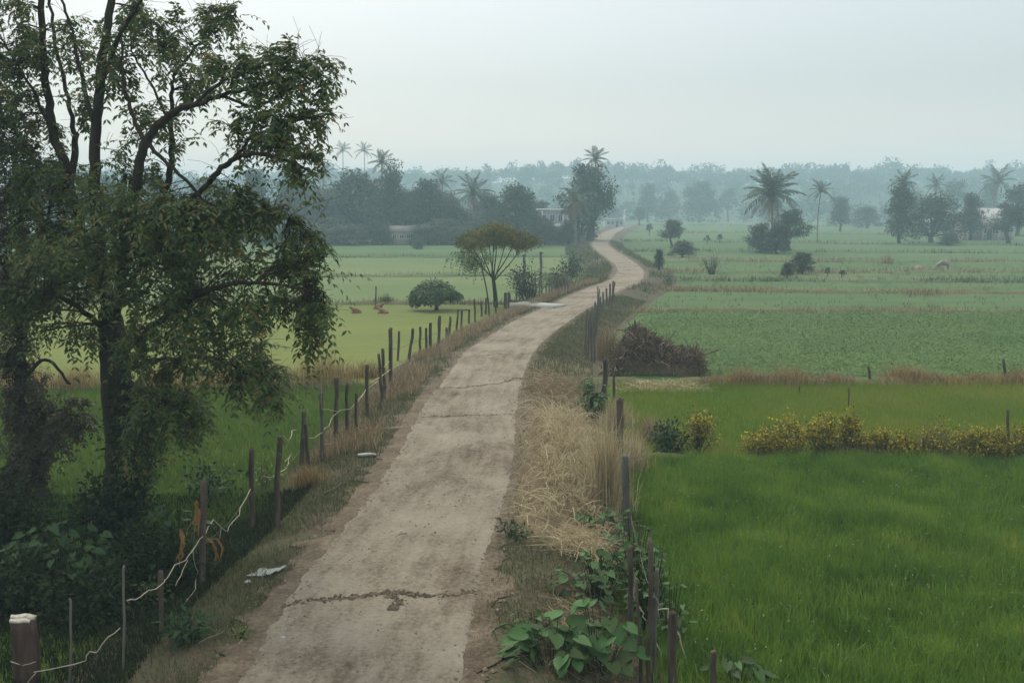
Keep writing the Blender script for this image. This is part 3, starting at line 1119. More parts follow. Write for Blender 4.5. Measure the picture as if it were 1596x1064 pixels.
for k_, (u_, vt_, w_, lb) in enumerate([(485, 346, 70, 'dark low bush at the left foot of the grove'), (540, 344, 76, 'dark low bush below the skyline palms'), (597, 350, 34, 'dark low bush just left of the pinkish shed'),
                                       (668, 346, 60, 'dark low bush just right of the pinkish shed'), (722, 348, 66, 'dark low bush under the spiky palm trunk'), (778, 350, 60, 'dark low bush behind the orange crown edge'), (815, 350, 50, 'dark low bush left of the white house bushes'),
                                       (430, 346, 70, 'dark low bush behind the near tree spray tips'), (870, 352, 44, 'dark low bush at the foot of the white house')]):
    tree('bushy', k_ + 1, u_, 382, vt_, w_ * 1.25, lb, GL, 'bush', 'bush')
for k_, (u_, vt_, w_, kd_, lb) in enumerate([(530, 283, 80, 'broad', 'tall hazy tree under the left skyline palm'), (588, 280, 70, 'bushy', 'tall hazy tree under the right skyline palm'), (640, 292, 60, 'broad', 'hazy round tree above the roof of the pinkish shed'),
                                            (690, 296, 66, 'broad', 'hazy tree crown left of the spiky palm head'), (757, 300, 56, 'tall', 'hazy tree crown right of the spiky palm head'), (838, 308, 56, 'broad', 'hazy tree crown left above the white house'),
                                            (480, 276, 70, 'broad', 'tall hazy tree crown at the near tree spray tips')]):
    tree(kd_, k_, u_, 371, vt_, w_ * 1.15, lb, GL)
tree('bushy', 2, 651, 389, 373, 22, 'small round bush in front of the pinkish shed', None, 'bush', 'bush')

tree('broad', 1, 917, 376, 248, 90, 'tallest dark tree beside the end of the track')
tree('bushy', 2, 905, 378, 300, 66, 'dark bushy tree under the tallest one by the track')
tree('bushy', 0, 850, 382, 336, 44, 'dark bush before the white two storey house', None, 'bush', 'bush')
tree('bushy', 1, 885, 384, 340, 34, 'dark bush right of the white two storey house', None, 'bush', 'bush')
tree('bushy', 2, 833, 384, 350, 26, 'dark bush left of the white two storey house', None, 'bush', 'bush')
tree('broad', 0, 996, 352, 321, 26, 'small lone tree beyond the end of the track')
tree('broad', 1, 1090, 347, 279, 62, 'large pale hazy tree far behind the fields', GR)
tree('tall', 0, 1010, 347, 287, 44, 'pale hazy tree right of the tallest dark tree', GR)
tree('tall', 2, 1045, 346, 296, 40, 'pale hazy tree between the track end and the large pale tree', GR)
tree('airy', 1, 1135, 346, 290, 40, 'pale thin hazy tree left of the big palm', GR)

tree('broad', 2, 1048, 384, 339, 42, 'round headed tree on a bare trunk right of the bend')
tree('bushy', 1, 1064, 401, 372, 48, 'dark wide bush below the round headed tree', None, 'bush', 'bush')
tree('airy', 2, 1012, 367, 347, 14, 'tiny tree at the verge beyond the bend')
tree('tall', 1, 1027, 422, 388, 24, 'slim young tree on the outside of the bend')
tree('airy', 0, 1102, 381, 366, 13, 'left of two tiny saplings in the far field')
tree('airy', 1, 1122, 379, 364, 12, 'right of two tiny saplings in the far field')
tree('bushy', 0, 1184, 394, 342, 56, 'dark spreading tree at the foot of the big palm, left side')
tree('broad', 1, 1230, 390, 322, 62, 'dark leaning tree at the right of the big palm')
tree('bushy', 2, 1212, 396, 345, 52, 'dark bush under the big palm', None, 'bush', 'bush')
tree('tall', 1, 1309, 361, 306, 46, 'pointed hazy tree right of the thin lone palm', GR)
tree('bushy', 0, 1350, 356, 318, 56, 'low hazy thicket between pointed tree and tall dark tree', GR, 'thicket', 'thicket')
tree('tall', 2, 1402, 381, 284, 66, 'tall dark tree with drooping sides on the right')
tree('bushy', 1, 1452, 378, 294, 96, 'broad dark tree right of the tall drooping one')
tree('bushy', 0, 1478, 383, 360, 36, 'low pale shrub at the foot of the broad dark tree', None, 'bush', 'bush')
tree('tall', 0, 1512, 375, 302, 54, 'slim dark tree left of the gabled house')
tree('broad', 2, 1572, 379, 312, 66, 'dark tree in front of the gabled house')
tree('broad', 0, 1585, 368, 284, 70, 'tall hazy tree behind the gabled house', GR)
tree('airy', 2, 1488, 352, 276, 50, 'thin hazy tree with open crown on the right', GR)
tree('tall', 1, 1540, 350, 282, 44, 'hazy tree behind the leaning right palm', GR)
tree('broad', 1, 1425, 350, 294, 46, 'pale hazy tree behind the gap right of the drooping tree', GR)
tree('bushy', 2, 1250, 427, 388, 44, 'small dense tree standing alone in the right field')
tree('tall', 0, 1227, 435, 409, 30, 'small dark shrub touching the lone dense tree', None, 'bush', 'bush')
tree('airy', 1, 1290, 432, 416, 12, 'tiny left sapling right of the lone dense tree')
tree('airy', 2, 1312, 433, 420, 15, 'tiny right sapling near the lone dense tree')

palm(598, 376, 244, 44, 'palm rising from the hazy grove above the pinkish shed')
palm(505, 368, 262, 46, 'hazy palm head poking out of the grove beside the near tree sprays', nf=14)
palm(690, 370, 276, 40, 'hazy palm head above the grove left of the spiky palm', nf=14)
palm(537, 352, 228, 30, 'left of two tall far palms on the skyline', nf=14, dead=0)
palm(570, 352, 229, 30, 'right of two tall far palms on the skyline', nf=14, dead=0)
palm(738, 381, 288, 66, 'spiky palm in the hazy grove behind the umbrella tree', dead=3)
palm(926, 372, 239, 46, 'palm crown topping the tallest tree by the track')
palm(897, 385, 300, 60, 'half dead palm drooping beside the white two storey house', dead=9, nf=10)
palm(1203, 394, 284, 92, 'big full palm standing on the right field edge', lean=.3, nf=30, dead=3)
palm(1274, 377, 289, 42, 'thin lone palm with a long bare trunk', lean=-.3, nf=14, dead=0, trunk_r=.11)
palm(1404, 372, 276, 44, 'palm topping the tall drooping tree', nf=14)
palm(1455, 362, 281, 40, 'hazy palm above the broad dark tree', nf=14)
palm(1545, 362, 272, 56, 'leaning palm before the skyline at right', lean=-.8, nf=16)


# ------------------------------------------------------------------ houses
def rotz(P, a):
    c, s_ = math.cos(a), math.sin(a)
    return np.asarray(P) @ np.array([[c, s_, 0], [-s_, c, 0], [0, 0, 1]])


def part_box(name, mat, parent, c, size):
    mb = MB()
    mb.box((0, 0, 0), size)
    return child(name, mb.mesh(name, M[mat]), parent, c)


def window(parent, x, y, z, w, h):
    o = part_box('window', 'window', parent, (x, y, z), (w, .08, h))
    mb = MB()
    for sx in (-1, 1):
        mb.box((sx * (w / 2 + .04), -.03, 0), (.08, .12, h + .16))
        mb.box((0, -.03, sx * (h / 2 + .04)), (w, .118, .08))
    mb.box((0, -.02, 0), (.05, .112, h))
    child('frame', mb.mesh('frame', M['white_wall']), o)
    return o


# pinkish shed at the left grove
p = G(626, 382)
e = empty('shed', p + np.array([0, 1.5, 0]), 'low pinkish shed with a tin roof under the hazy grove', 'shed')
part_box('wall', 'pink_wall', e, (0, 0, 1.05), (3.6, 3, 2.1))
mb = MB()
mb.add([(-2.1, -1.9, 2.0), (2.1, -1.9, 2.0), (2.1, 0, 2.9), (-2.1, 0, 2.9), (-2.1, 1.9, 2.0), (2.1, 1.9, 2.0),
        (-2.1, -1.9, 2.06), (2.1, -1.9, 2.06), (2.1, 0, 2.96), (-2.1, 0, 2.96), (-2.1, 1.9, 2.06), (2.1, 1.9, 2.06)],
       [[0, 3, 2, 1], [3, 4, 5, 2], [6, 7, 8, 9], [9, 8, 11, 10], [0, 1, 7, 6], [4, 10, 11, 5], [0, 6, 9, 3], [3, 9, 10, 4], [1, 2, 8, 7], [2, 5, 11, 8]])
child('roof', mb.mesh('roof', M['roof_dark']), e)
for x in (-1.1, 0, 1.1):
    window(e, x, -1.51, 1.35, .5, .55)
part_box('door', 'window', e, (1.45, -1.51, .8), (.5, .06, 1.6))

# white two storey house
p = G(862, 374)
e = empty('house', p + np.array([0, 6, 0]), 'white two storey flat roofed house behind dark bushes', 'house')
part_box('wall', 'grey_wall', e, (0, 0, 2.6), (5.4, 5, 5.2))
part_box('parapet', 'white_wall', e, (-.1, -.2, 5.45), (6.0, 5.6, .34))
part_box('balcony', 'white_wall', e, (-.2, -3.0, 2.6), (5.0, 1.0, .5))
for x in (-1.9, 1.9):
    part_box('column', 'white_wall', e, (x, -3.3, 3.9), (.22, .22, 2.6))
for x in (-1.5, 0, 1.5):
    window(e, x, -2.52, 3.9, .8, 1.2)
    window(e, x, -2.52, 1.3, .8, 1.2)
part_box('door', 'window', e, (.75, -2.53, .95), (.5, .06, 1.9))

# low white house at the end of the track
p = G(958, 355)
e = empty('house', p + np.array([0, 3, 0]), 'low white house at the end of the track', 'house')
part_box('wall', 'white_wall', e, (0, 0, 1.2), (5.6, 5, 2.4))
part_box('roof', 'roof_tin', e, (0, -.3, 2.55), (6.4, 6.2, .22))
part_box('door', 'window', e, (.8, -2.52, .95), (.8, .06, 1.9))
for x in (-1.8, -.6, 2.0):
    window(e, x, -2.52, 1.4, .7, .8)
p = G(973, 355)
e = empty('gate_post', p, 'white gate post with a lamp at the track end', 'post')
part_box('shaft', 'white_wall', e, (0, 0, 1.9), (.55, .55, 3.8))
part_box('cap', 'white_wall', e, (0, 0, 3.9), (.8, .8, .2))
part_box('lamp', 'white_wall', e, (0, 0, 4.5), (.35, .35, .9))

# gabled house at the right edge
p = G(1552, 375)
e = empty('house', p + np.array([0, 5, 0]), 'gabled house with pale tin roof at the right edge', 'house')
part_box('wall', 'pink_wall', e, (0, 0, 1.6), (8, 5, 3.2))
mb = MB()
mb.add([(-4.6, -3.1, 3.0), (4.6, -3.1, 3.0), (4.6, 0, 5.6), (-3.2, 0, 5.6), (-4.6, 3.1, 3.0), (4.6, 3.1, 3.0),
        (-4.6, -3.1, 3.1), (4.6, -3.1, 3.1), (4.6, 0, 5.7), (-3.2, 0, 5.7), (-4.6, 3.1, 3.1), (4.6, 3.1, 3.1)],
       [[0, 3, 2, 1], [3, 4, 5, 2], [6, 7, 8, 9], [9, 8, 11, 10], [0, 1, 7, 6], [4, 10, 11, 5], [6, 9, 10], [0, 4, 3]] if False else
       [[0, 3, 2, 1], [3, 4, 5, 2], [6, 7, 8, 9], [9, 8, 11, 10], [0, 1, 7, 6], [4, 10, 11, 5], [0, 6, 9, 3], [3, 9, 10, 4]])
child('roof', mb.mesh('roof', M['roof_tin']), e)
for x in (-3, -1, 1, 3):
    window(e, x, -2.52, 1.7, .9, 1.0)
part_box('door', 'window', e, (0, -2.53, 1.0), (.8, .06, 2.0))
for x in (-4.1, -1.4, 1.4, 4.1):
    part_box('column', 'white_wall', e, (x, -2.95, 1.5), (.2, .2, 3.0))
# ------------------------------------------------------------------ the big near tree
TB = G(187, 812)
TY = TB[1]


def tp(u, v, dy):
    return on_y(u, v, TY + dy)


LIMBS = [
    [(190, 822, 0, 30), (186, 790, 0, 22), (185, 740, 0, 20), (186, 680, 0, 22), (182, 610, 0, 24), (178, 540, 0, 22), (172, 485, 0, 17)],
    [(172, 500, 0, 13), (150, 420, .3, 12), (125, 350, .5, 11), (110, 300, .6, 11), (100, 250, .6, 10), (85, 215, .6, 9), (75, 150, .6, 8), (68, 90, .5, 7.5), (62, 0, .4, 6), (60, -70, .4, 5)],
    [(108, 290, .6, 8), (118, 230, .9, 7), (112, 190, 1., 5), (100, 130, 1.1, 4), (85, 60, 1.2, 3.5), (75, -20, 1.2, 3)],
    [(172, 500, 0, 13), (160, 420, -.3, 12), (151, 350, -.4, 11), (148, 290, -.5, 11), (150, 200, -.5, 10), (158, 110, -.5, 9), (168, 50, -.6, 8), (180, -40, -.6, 6)],
    [(150, 150, -.5, 5), (185, 60, -.9, 4), (215, 10, -1.2, 3), (240, -30, -1.4, 2)],
    [(150, 200, -.5, 5), (125, 110, -.2, 4), (115, 60, 0, 3), (95, 0, 0, 2.5)],
    [(174, 520, 0, 11), (190, 430, -.8, 10), (203, 340, -1.2, 9), (214, 280, -1.4, 9), (228, 222, -1.5, 8), (258, 183, -1.6, 7), (300, 165, -1.8, 5), (340, 150, -2, 4), (400, 135, -2.2, 3), (450, 125, -2.3, 2)],
    [(228, 222, -1.5, 5), (205, 175, -1.3, 4), (192, 120, -1.2, 3), (190, 60, -1.1, 2)],
    [(340, 150, -2, 3), (400, 165, -2.2, 2.5), (440, 145, -2.3, 1.5), (500, 120, -2.4, 1)],
    [(190, 430, -.8, 8), (230, 350, -.4, 7), (260, 290, -.2, 7), (268, 240, -.1, 6), (266, 190, 0, 5), (270, 130, 0, 4), (285, 100, .1, 3), (330, 50, .2, 2.5), (370, 18, .3, 1.5)],
    [(267, 200, 0, 3), (235, 130, .4, 2.5), (205, 80, .6, 2), (206, 10, .7, 1.5)],
    [(300, 165, -1.8, 3.5), (350, 125, -2, 3), (420, 103, -2.2, 2), (500, 92, -2.4, 1)],
    [(228, 222, -1.5, 4), (270, 262, -1.9, 3), (330, 320, -2.3, 2.5), (400, 330, -2.6, 2), (450, 340, -2.7, 1)],
    [(200, 400, -.8, 6), (262, 345, -1.6, 5.5), (318, 292, -2.2, 5), (345, 263, -2.6, 4.8), (378, 242, -2.8, 4), (425, 243, -3, 3.5), (465, 258, -3.2, 2.5), (490, 270, -3.3, 1.5)],
    [(350, 258, -2.6, 3), (395, 215, -2.6, 2.5), (440, 195, -2.7, 2), (500, 180, -2.8, 1)],
    [(200, 440, -.5, 6), (270, 365, .6, 5), (315, 368, 1.0, 4), (360, 392, 1.4, 3), (420, 410, 1.7, 2), (500, 395, 2, 1)],
    [(180, 560, 0, 7), (250, 500, -1.4, 6), (330, 450, -2.4, 5), (400, 440, -3, 3.5), (470, 450, -3.4, 2), (510, 455, -3.6, 1)],
    [(180, 580, 0, 6), (260, 560, -.9, 5), (340, 560, -1.5, 3.5), (400, 590, -1.8, 2)],
    [(172, 520, 0, 6), (110, 470, -.8, 5), (50, 450, -1.2, 4), (0, 440, -1.5, 3)],
    [(180, 590, 0, 5), (230, 610, -1, 4), (280, 640, -1.4, 2.5)],
    [(110, 300, .6, 5), (60, 260, 1, 4), (20, 200, 1.3, 3), (-30, 160, 1.5, 2)],
    [(85, 215, .6, 4), (50, 140, .2, 3), (10, 70, 0, 2)],
]
# (u, v, depth offset, rx, ry, twigs)
CLUST = [
    (350, 95, -2.0, 45, 18, 15), (410, 95, -2.2, 40, 18, 15), (460, 90, -2.3, 34, 18, 13), (497, 96, -2.4, 20, 14, 6), (508, 138, -2.4, 9, 28, 5), (430, 125, -2.2, 52, 13, 12),
    (390, 200, -2.6, 40, 26, 15), (440, 190, -2.7, 38, 24, 15), (420, 225, -2.7, 38, 18, 9), (476, 180, -2.7, 24, 16, 6), (498, 185, -2.7, 12, 18, 4), (468, 245, -3.1, 28, 16, 9), (480, 285, -3.2, 9, 20, 3),
    (335, 28, .2, 40, 26, 20), (300, 110, -.6, 50, 40, 20), (240, 40, .2, 60, 42, 32),
    (190, 100, -.8, 50, 70, 18), (110, 60, .3, 75, 60, 22), (15, 60, .2, 55, 80, 48), (15, 180, .8, 55, 70, 54), (100, 170, .8, 50, 60, 14), (250, 190, -.5, 60, 40, 14),
    (200, 265, -.8, 60, 45, 16), (70, 280, .6, 65, 50, 44), (130, 300, .4, 60, 40, 18), (270, 335, -2.4, 75, 30, 40), (200, 320, -1.8, 60, 30, 22), (320, 340, -2.6, 60, 26, 24), (370, 300, -2.4, 32, 15, 8), (395, 324, -2.6, 42, 13, 12), (436, 338, -2.6, 32, 12, 9),
    (478, 385, -2.8, 32, 13, 12), (508, 390, -2.9, 13, 18, 5), (430, 405, -2.4, 46, 16, 12), (495, 425, -3.2, 20, 22, 7),
    (160, 375, -1.3, 100, 40, 50), (50, 380, .5, 60, 60, 40), (320, 395, -1.4, 90, 34, 44), (250, 440, -1.8, 95, 50, 50),
    (465, 470, -3.2, 36, 26, 15), (498, 500, -3.4, 17, 20, 6), (405, 482, -2.8, 40, 24, 13), (482, 540, -3.3, 14, 28, 6), (418, 560, -2.6, 26, 30, 9),
    (350, 500, -2.2, 70, 40, 34), (250, 540, -1.2, 75, 55, 38), (110, 430, -.4, 90, 45, 50),
    (30, 470, -.2, 50, 60, 34), (350, 585, -1.6, 66, 36, 24), (425, 605, -1.9, 22, 46, 13), (250, 620, -1.2, 65, 50, 30), (300, 660, -1.4, 40, 45, 15), (215, 690, -1.0, 40, 60, 20), (130, 520, -.5, 40, 25, 8),
]


def grow(name, label, root_uv, limbs, clusters, leafmat, barkmat, leafL, seed, TY, spr=5, nl=6, per=1.0, spread=.8, rs=1.0):
    global rng
    keep = rng
    rng = np.random.default_rng(seed)
    k = mpp(TY)
    base = G(*root_uv)
    e = empty(name, base, label, 'tree')
    tr, tw, cr = MB(), MB(), MB()
    nodes = []
    for li, l in enumerate(limbs):
        P = np.array([on_y(u, v, TY + d) for u, v, d, r in l])
        R = np.array([r for *_, r in l]) * k * (rs if li else 1)
        Q = dense(np.column_stack([P, R]), 6)
        P2, R2 = Q[:, :3], np.maximum(Q[:, 3], .006)
        P2 = P2 + rng.normal(0, .012, P2.shape)
        (tr if li == 0 else tw).tube(P2 - base, R2, 9 if R2[0] > .08 else 6, True)
        nodes.append(P2[2:] if li else P2[-8:])
    nodes = np.concatenate(nodes)
    O, D = [], []
    for (u, v, d, rx, ry, n) in clusters:
        n = int(n * per)
        c = on_y(u, v, TY + d)
        for _ in range(n):
            q = rng.normal(size=3)
            q *= rng.uniform(.15, 1) ** .5 / np.linalg.norm(q)
            t = c + q * np.array([rx * k, max(rx, 30) * k * spread, ry * k])
            dd = np.linalg.norm(nodes - t, axis=1) + np.where(nodes[:, 2] > t[2] + .5, .5, 0)
            s0 = nodes[np.argmin(dd)]
            L = np.linalg.norm(t - s0)
            m_ = (s0 + t) / 2 + np.array([0, 0, .12 * L]) + rng.normal(0, .07 * L, 3)
            tt = np.linspace(0, 1, 6)[:, None]
            P = s0 * (1 - tt) ** 2 + 2 * m_ * tt * (1 - tt) + t * tt ** 2
            tw.tube(P - base, np.linspace(.006 + .007 * L, .003, 6), 4, False)
            for _q in range(2):                                    # bare side twigs
                q0 = P[rng.integers(2, 5)]
                limb(q0 - base, q0 - base + rng.normal(0, .22, 3) + np.array([0, 0, .08]), .004, .002, tw, 4, .05, .08, 3)
            out_ = (t - m_)
            out_ /= np.linalg.norm(out_) + 1e-6
            for j in range(spr):
                f = rng.uniform(.45, 1)
                pos = P[int(f * 5)] * (1 - (f * 5) % 1) + P[min(5, int(f * 5) + 1)] * ((f * 5) % 1)
                O.append(pos - base)
                D.append(out_ * .6 + rng.normal(0, .6, 3) + np.array([0, 0, -.1]))
    O, D = np.array(O), np.array(D)
    cr.sprays(O, D, rng.uniform(.15, .36, len(O)) * (1 + .9 * (rng.random(len(O)) < .2)) * leafL / .11, nl, leafL, .36, .5)
    tr.build('trunk', M[barkmat], e, True)
    tw.build('branches', M[barkmat], e, True)
    put(cr.build('crown', M[leafmat], e), kind='stuff')
    rng = keep
    return e


grow('big_tree', 'big near tree with several dark stems and drooping leaf sprays', (187, 812), LIMBS, CLUST, 'leaf_big', 'bark', .118, 11, TY, per=.92, rs=.78)

L2 = [[(30, 815, 1.5, 12), (34, 700, 1.5, 10), (30, 600, 1.5, 9), (36, 500, 1.5, 8), (45, 420, 1.6, 7), (30, 330, 1.6, 5), (20, 240, 1.6, 3)],
      [(36, 500, 1.5, 5), (10, 430, 1.3, 4), (-20, 360, 1.2, 3)], [(45, 420, 1.6, 4), (70, 350, 1.8, 3), (90, 300, 1.9, 2)],
      [(30, 600, 1.5, 4), (70, 560, 1.2, 3), (110, 600, 1.0, 2)], [(34, 690, 1.5, 4), (80, 640, 1.1, 3), (120, 650, .9, 2)]]
C2 = [(22, 330, 1.6, 55, 80, 70), (18, 440, 1.5, 48, 60, 64), (15, 540, 1.4, 45, 50, 44), (40, 620, 1.3, 60, 45, 40), (60, 690, 1.1, 75, 55, 60), (110, 650, .9, 40, 35, 20), (20, 240, 1.6, 40, 50, 20), (30, 760, 1.2, 60, 40, 40)]
grow('slim_tree', 'slim rusty leaved tree at the left edge behind the big one', (30, 815), L2, C2, 'leaf_rust', 'bark', .10, 12, G(30, 815)[1], spr=5)


# ------------------------------------------------------------------ umbrella tree, dome bush, roadside shrubs
def place(P, base):
    return np.asarray(P) - base


b0 = G(772, 479)
Yu = b0[1]
e = empty('umbrella_tree', b0, 'flat topped tree with orange tinged crown beside the left fence', 'tree')
tr, cr = MB(), MB()
ku = mpp(Yu)


def up(u, v, d=0.0):
    return on_y(u, v, Yu + d) - b0


tr.tube(dense(np.array([up(773, 482), up(772, 462), up(770, 444), up(768, 430)]), 5), np.linspace(.15, .095, 16), 8)
ends = []
for (u, v, d) in [(722, 372, .3), (742, 362, -.9), (760, 356, .9), (776, 354, -.8), (792, 357, .8), (808, 362, -.4), (822, 368, .3), (770, 366, 0)]:
    a = up(768 + rng.uniform(-2, 2), rng.uniform(428, 440))
    b_ = up(u, v, d)
    mid = a * .45 + b_ * .55 + np.array([(b_[0] - a[0]) * .05, 0, -.12])
    P = dense(np.array([a, mid, b_]), 6)
    tr.tube(P, np.linspace(.045, .008, len(P)), 5, False)
    ends += [b_, P[9]]
    for _ in range(5):
        q = b_ + rng.normal(0, 1, 3) * np.array([.35, .35, .14])
        limb(P[7], q, .014, .005, tr, 4, .03, .05, 4)
n = 17000
a = rng.uniform(0, 6.28, n)
r = np.sqrt(rng.uniform(0, 1, n))
rx, ry_ = 60 * ku, 54 * ku
wx = .95 + .16 * np.sin(3 * a + 1) + .14 * np.sin(5 * a) + .08 * np.sin(13 * a)
x, y = np.cos(a) * r * rx * wx, np.sin(a) * r * ry_ * wx
ztop = (up(772, 349)[2]) - (1.0 * r ** 2.6) * (26 * ku) + .10 * np.sin(x * 2.3 + 1) + .08 * np.sin(y * 3.1)
th = .80 * (1 - .30 * r)
clump = .5 + .5 * np.sin(x * 6.3 + 1 + 1.5 * np.sin(y * 3)) * np.sin(y * 5.7 + 1.2 * np.sin(x * 3.3))
z = ztop - rng.uniform(0, 1, n) ** 1.4 * th * (.35 + .9 * clump) - .22 * (1 - clump)
keep_ = (clump + .35 * rng.random(n)) > .36
q = np.stack([x + up(770, 400)[0], y, z], 1)[keep_]
ls = .13 * rng.uniform(.6, 1.25, len(q))
cr.leaves(q, rng.normal(size=(len(q), 3)) + np.array([0, 0, -.3]), np.array([0, 0, 1.0]) + rng.normal(0, .4, (len(q), 3)), ls, ls * .5)
tr.build('trunk', M['bark'], e, True)
put(cr.build('crown', M['leaf_umb'], e), kind='stuff')

b1 = G(763, 493)
e = empty('slender_tree', b1, 'slender leaning tree with drooping leaves under the umbrella crown', 'tree')
tr, cr = MB(), MB()
P = dense(np.array([on_y(763, 495, b1[1]), on_y(760, 462, b1[1]), on_y(754, 430, b1[1]), on_y(748, 405, b1[1]), on_y(740, 392, b1[1])]), 6) - b1
tr.tube(P, np.linspace(.05, .018, len(P)), 6)
O, D = [], []
for _ in range(40):
    t = on_y(rng.normal(735, 14), rng.normal(403, 7), b1[1] + rng.normal(0, .4)) - b1
    limb(P[rng.integers(14, len(P))], t, .012, .004, tr, 5, .1, .05, 4)
    for _ in range(4):
        O.append(t + rng.normal(0, .08, 3))
        D.append(rng.normal(0, .5, 3) + np.array([-.2, 0, -.1]))
cr.sprays(np.array(O), np.array(D), .4, 6, .12, .36, .8)
tr.build('trunk', M['bark'], e, True)
put(cr.build('crown', M['leaf_dome'], e), kind='stuff')

bd = G(680, 484)
kd = mpp(bd[1])
e = empty('dome_bush', bd, 'dense dome shaped little tree in the yellow green pasture', 'tree')
tr, cr = MB(), MB()
tr.tube(np.array([[0, 0, -.1], [.02, 0, .25], [-.05, 0, .6], [-.1, 0, .9]]), [.15, .11, .10, .07], 8)
cs = [(-22, 0, 22, 17, 15), (-32, 0, 15, 11, 12), (-6, 0, 29, 24, 17), (12, -8, 24, 18, 13), (24, 0, 20, 13, 11), (-12, -14, 20, 20, 14), (4, 14, 26, 22, 14), (-34, -5, 9, 6, 8), (32, -2, 18, 9, 6), (-4, -20, 14, 16, 8)]
for (cx, cy, cz, rw, rh) in cs:
    limb((-.05, 0, .5), np.array([cx, cy, cz]) * kd, .05, .012, tr, 5, .05, .05, 5)
    n = int(34 * rw)
    d = rng.normal(size=(n, 3))
    d[:, 2] = np.abs(d[:, 2]) * rng.choice([1, 1, 1, -.5], n)
    d /= np.linalg.norm(d, axis=1)[:, None]
    q = (np.array([cx, cy, cz + 4]) + d * np.array([rw, rw, rh]) * rng.uniform(.6, 1.02, (n, 1))) * kd
    ls = .20 * rng.uniform(.6, 1.2, n)
    dd = d * .8 + rng.normal(0, .3, (n, 3))
    dd[:, 2] -= .9
    cr.leaves(q, dd, d + rng.normal(0, .25, (n, 3)), ls, ls * .42)
tr.build('trunk', M['bark'], e, True)
put(cr.build('crown', M['leaf_dome'], e), kind='stuff')

shrub('shrub', 'airy dark shrub beside the gate pillars on the left', 'shrub', 822, 474, 56, 74, 'leaf_mid', 1500, .17, .45, 14, lo=.25)
shrub('shrub', 'low dark shrub trailing over the pale stake fence', 'shrub', 874, 456, 36, 40, 'leaf_mid', 900, .16, .5, 10)
shrub('shrub', 'dark upright shrub behind the pale stake fence', 'shrub', 890, 432, 36, 42, 'leaf_mid', 900, .2, .5, 10)
shrub('shrub', 'bright lime green shrub between pillars and stake fence', 'shrub', 858, 446, 36, 30, 'leaf_lime', 500, .18, .45, 10)
shrub('shrub', 'bare twiggy shrub standing in the right fields', 'shrub', 1108, 428, 42, 42, 'leaf_rust', 260, .12, .4, 34, lo=.4)
shrub('shrub', 'straggly brown weed at the outside of the bend', 'shrub', 1043, 446, 36, 16, 'leaf_rust', 300, .12, .4, 12)

# dark growth around the foot of the big tree
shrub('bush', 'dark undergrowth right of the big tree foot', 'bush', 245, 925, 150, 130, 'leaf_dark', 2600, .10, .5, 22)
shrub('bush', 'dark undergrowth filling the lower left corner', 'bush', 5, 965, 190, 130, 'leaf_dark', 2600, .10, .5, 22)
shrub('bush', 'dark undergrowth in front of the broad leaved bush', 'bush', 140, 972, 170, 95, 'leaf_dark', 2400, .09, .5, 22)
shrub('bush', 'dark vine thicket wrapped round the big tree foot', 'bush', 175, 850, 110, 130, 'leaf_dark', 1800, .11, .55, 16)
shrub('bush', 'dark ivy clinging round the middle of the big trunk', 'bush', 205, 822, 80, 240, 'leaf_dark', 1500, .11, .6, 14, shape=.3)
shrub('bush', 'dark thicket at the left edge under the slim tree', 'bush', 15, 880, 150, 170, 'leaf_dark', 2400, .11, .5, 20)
shrub('weed', 'small lime sprig at the dark fence foot', 'weed', 245, 945, 42, 60, 'leaf_lime', 110, .10, .4, 6, stem_mat='post')
shrub('weed', 'pale lime weed leaning on the left fence posts', 'weed', 412, 765, 50, 66, 'leaf_lime', 150, .09, .45, 9, stem_mat='post')
shrub('weed', 'leafy green weed among dark fence roots', 'weed', 290, 1000, 90, 50, 'leaf_bush', 260, .12, .4, 9)
shrub('weed', 'small yellow weed on the left road edge', 'weed', 372, 992, 34, 32, 'leaf_lime', 60, .07, .4, 6)
shrub('weed', 'leafy stems standing before the bright near left field', 'weed', 330, 780, 90, 70, 'leaf_bush', 300, .12, .55, 10)


# ------------------------------------------------------------------ plants with large single leaves
def heart_mesh(name, mat, k=1.0):
    """heart shaped leaf, 1 m long, a fold along the midrib"""
    half = [(0, 0), (-.12, .20), (-.06, .40), (.14, .50), (.40, .46), (.66, .30), (.86, .12), (1.0, 0)]
    mid = [(0, 0), (.06, 0), (.12, 0), (.25, 0), (.45, 0), (.66, 0), (.86, 0), (1.0, 0)]
    mb = MB()
    V, F = [], []
    for (mx_, _) in mid:
        V.append((mx_, 0, -.05 - .18 * (mx_ - .4) ** 2))
    for sg in (1, -1):
        o_ = len(V)
        for (hx_, hy_) in half:
            V.append((hx_, sg * hy_ * k, .06 * hy_ + .02 * math.sin(hx_ * 9) - .25 * max(0, hx_ - .5) ** 2))
        for i in range(7):
            f = [i, o_ + i, o_ + i + 1, i + 1]
            F.append(f if sg < 0 else f[::-1])
    mb.add(V, F)
    return mb.mesh(name, mat, True)


from mathutils import Matrix, Vector
HEART = heart_mesh('leaf', M['leaf_creep'], .85)
HEART_N = heart_mesh('leaf', M['leaf_creep'], .55)
HEART_D = heart_mesh('leaf', M['leaf_bush'], .7)


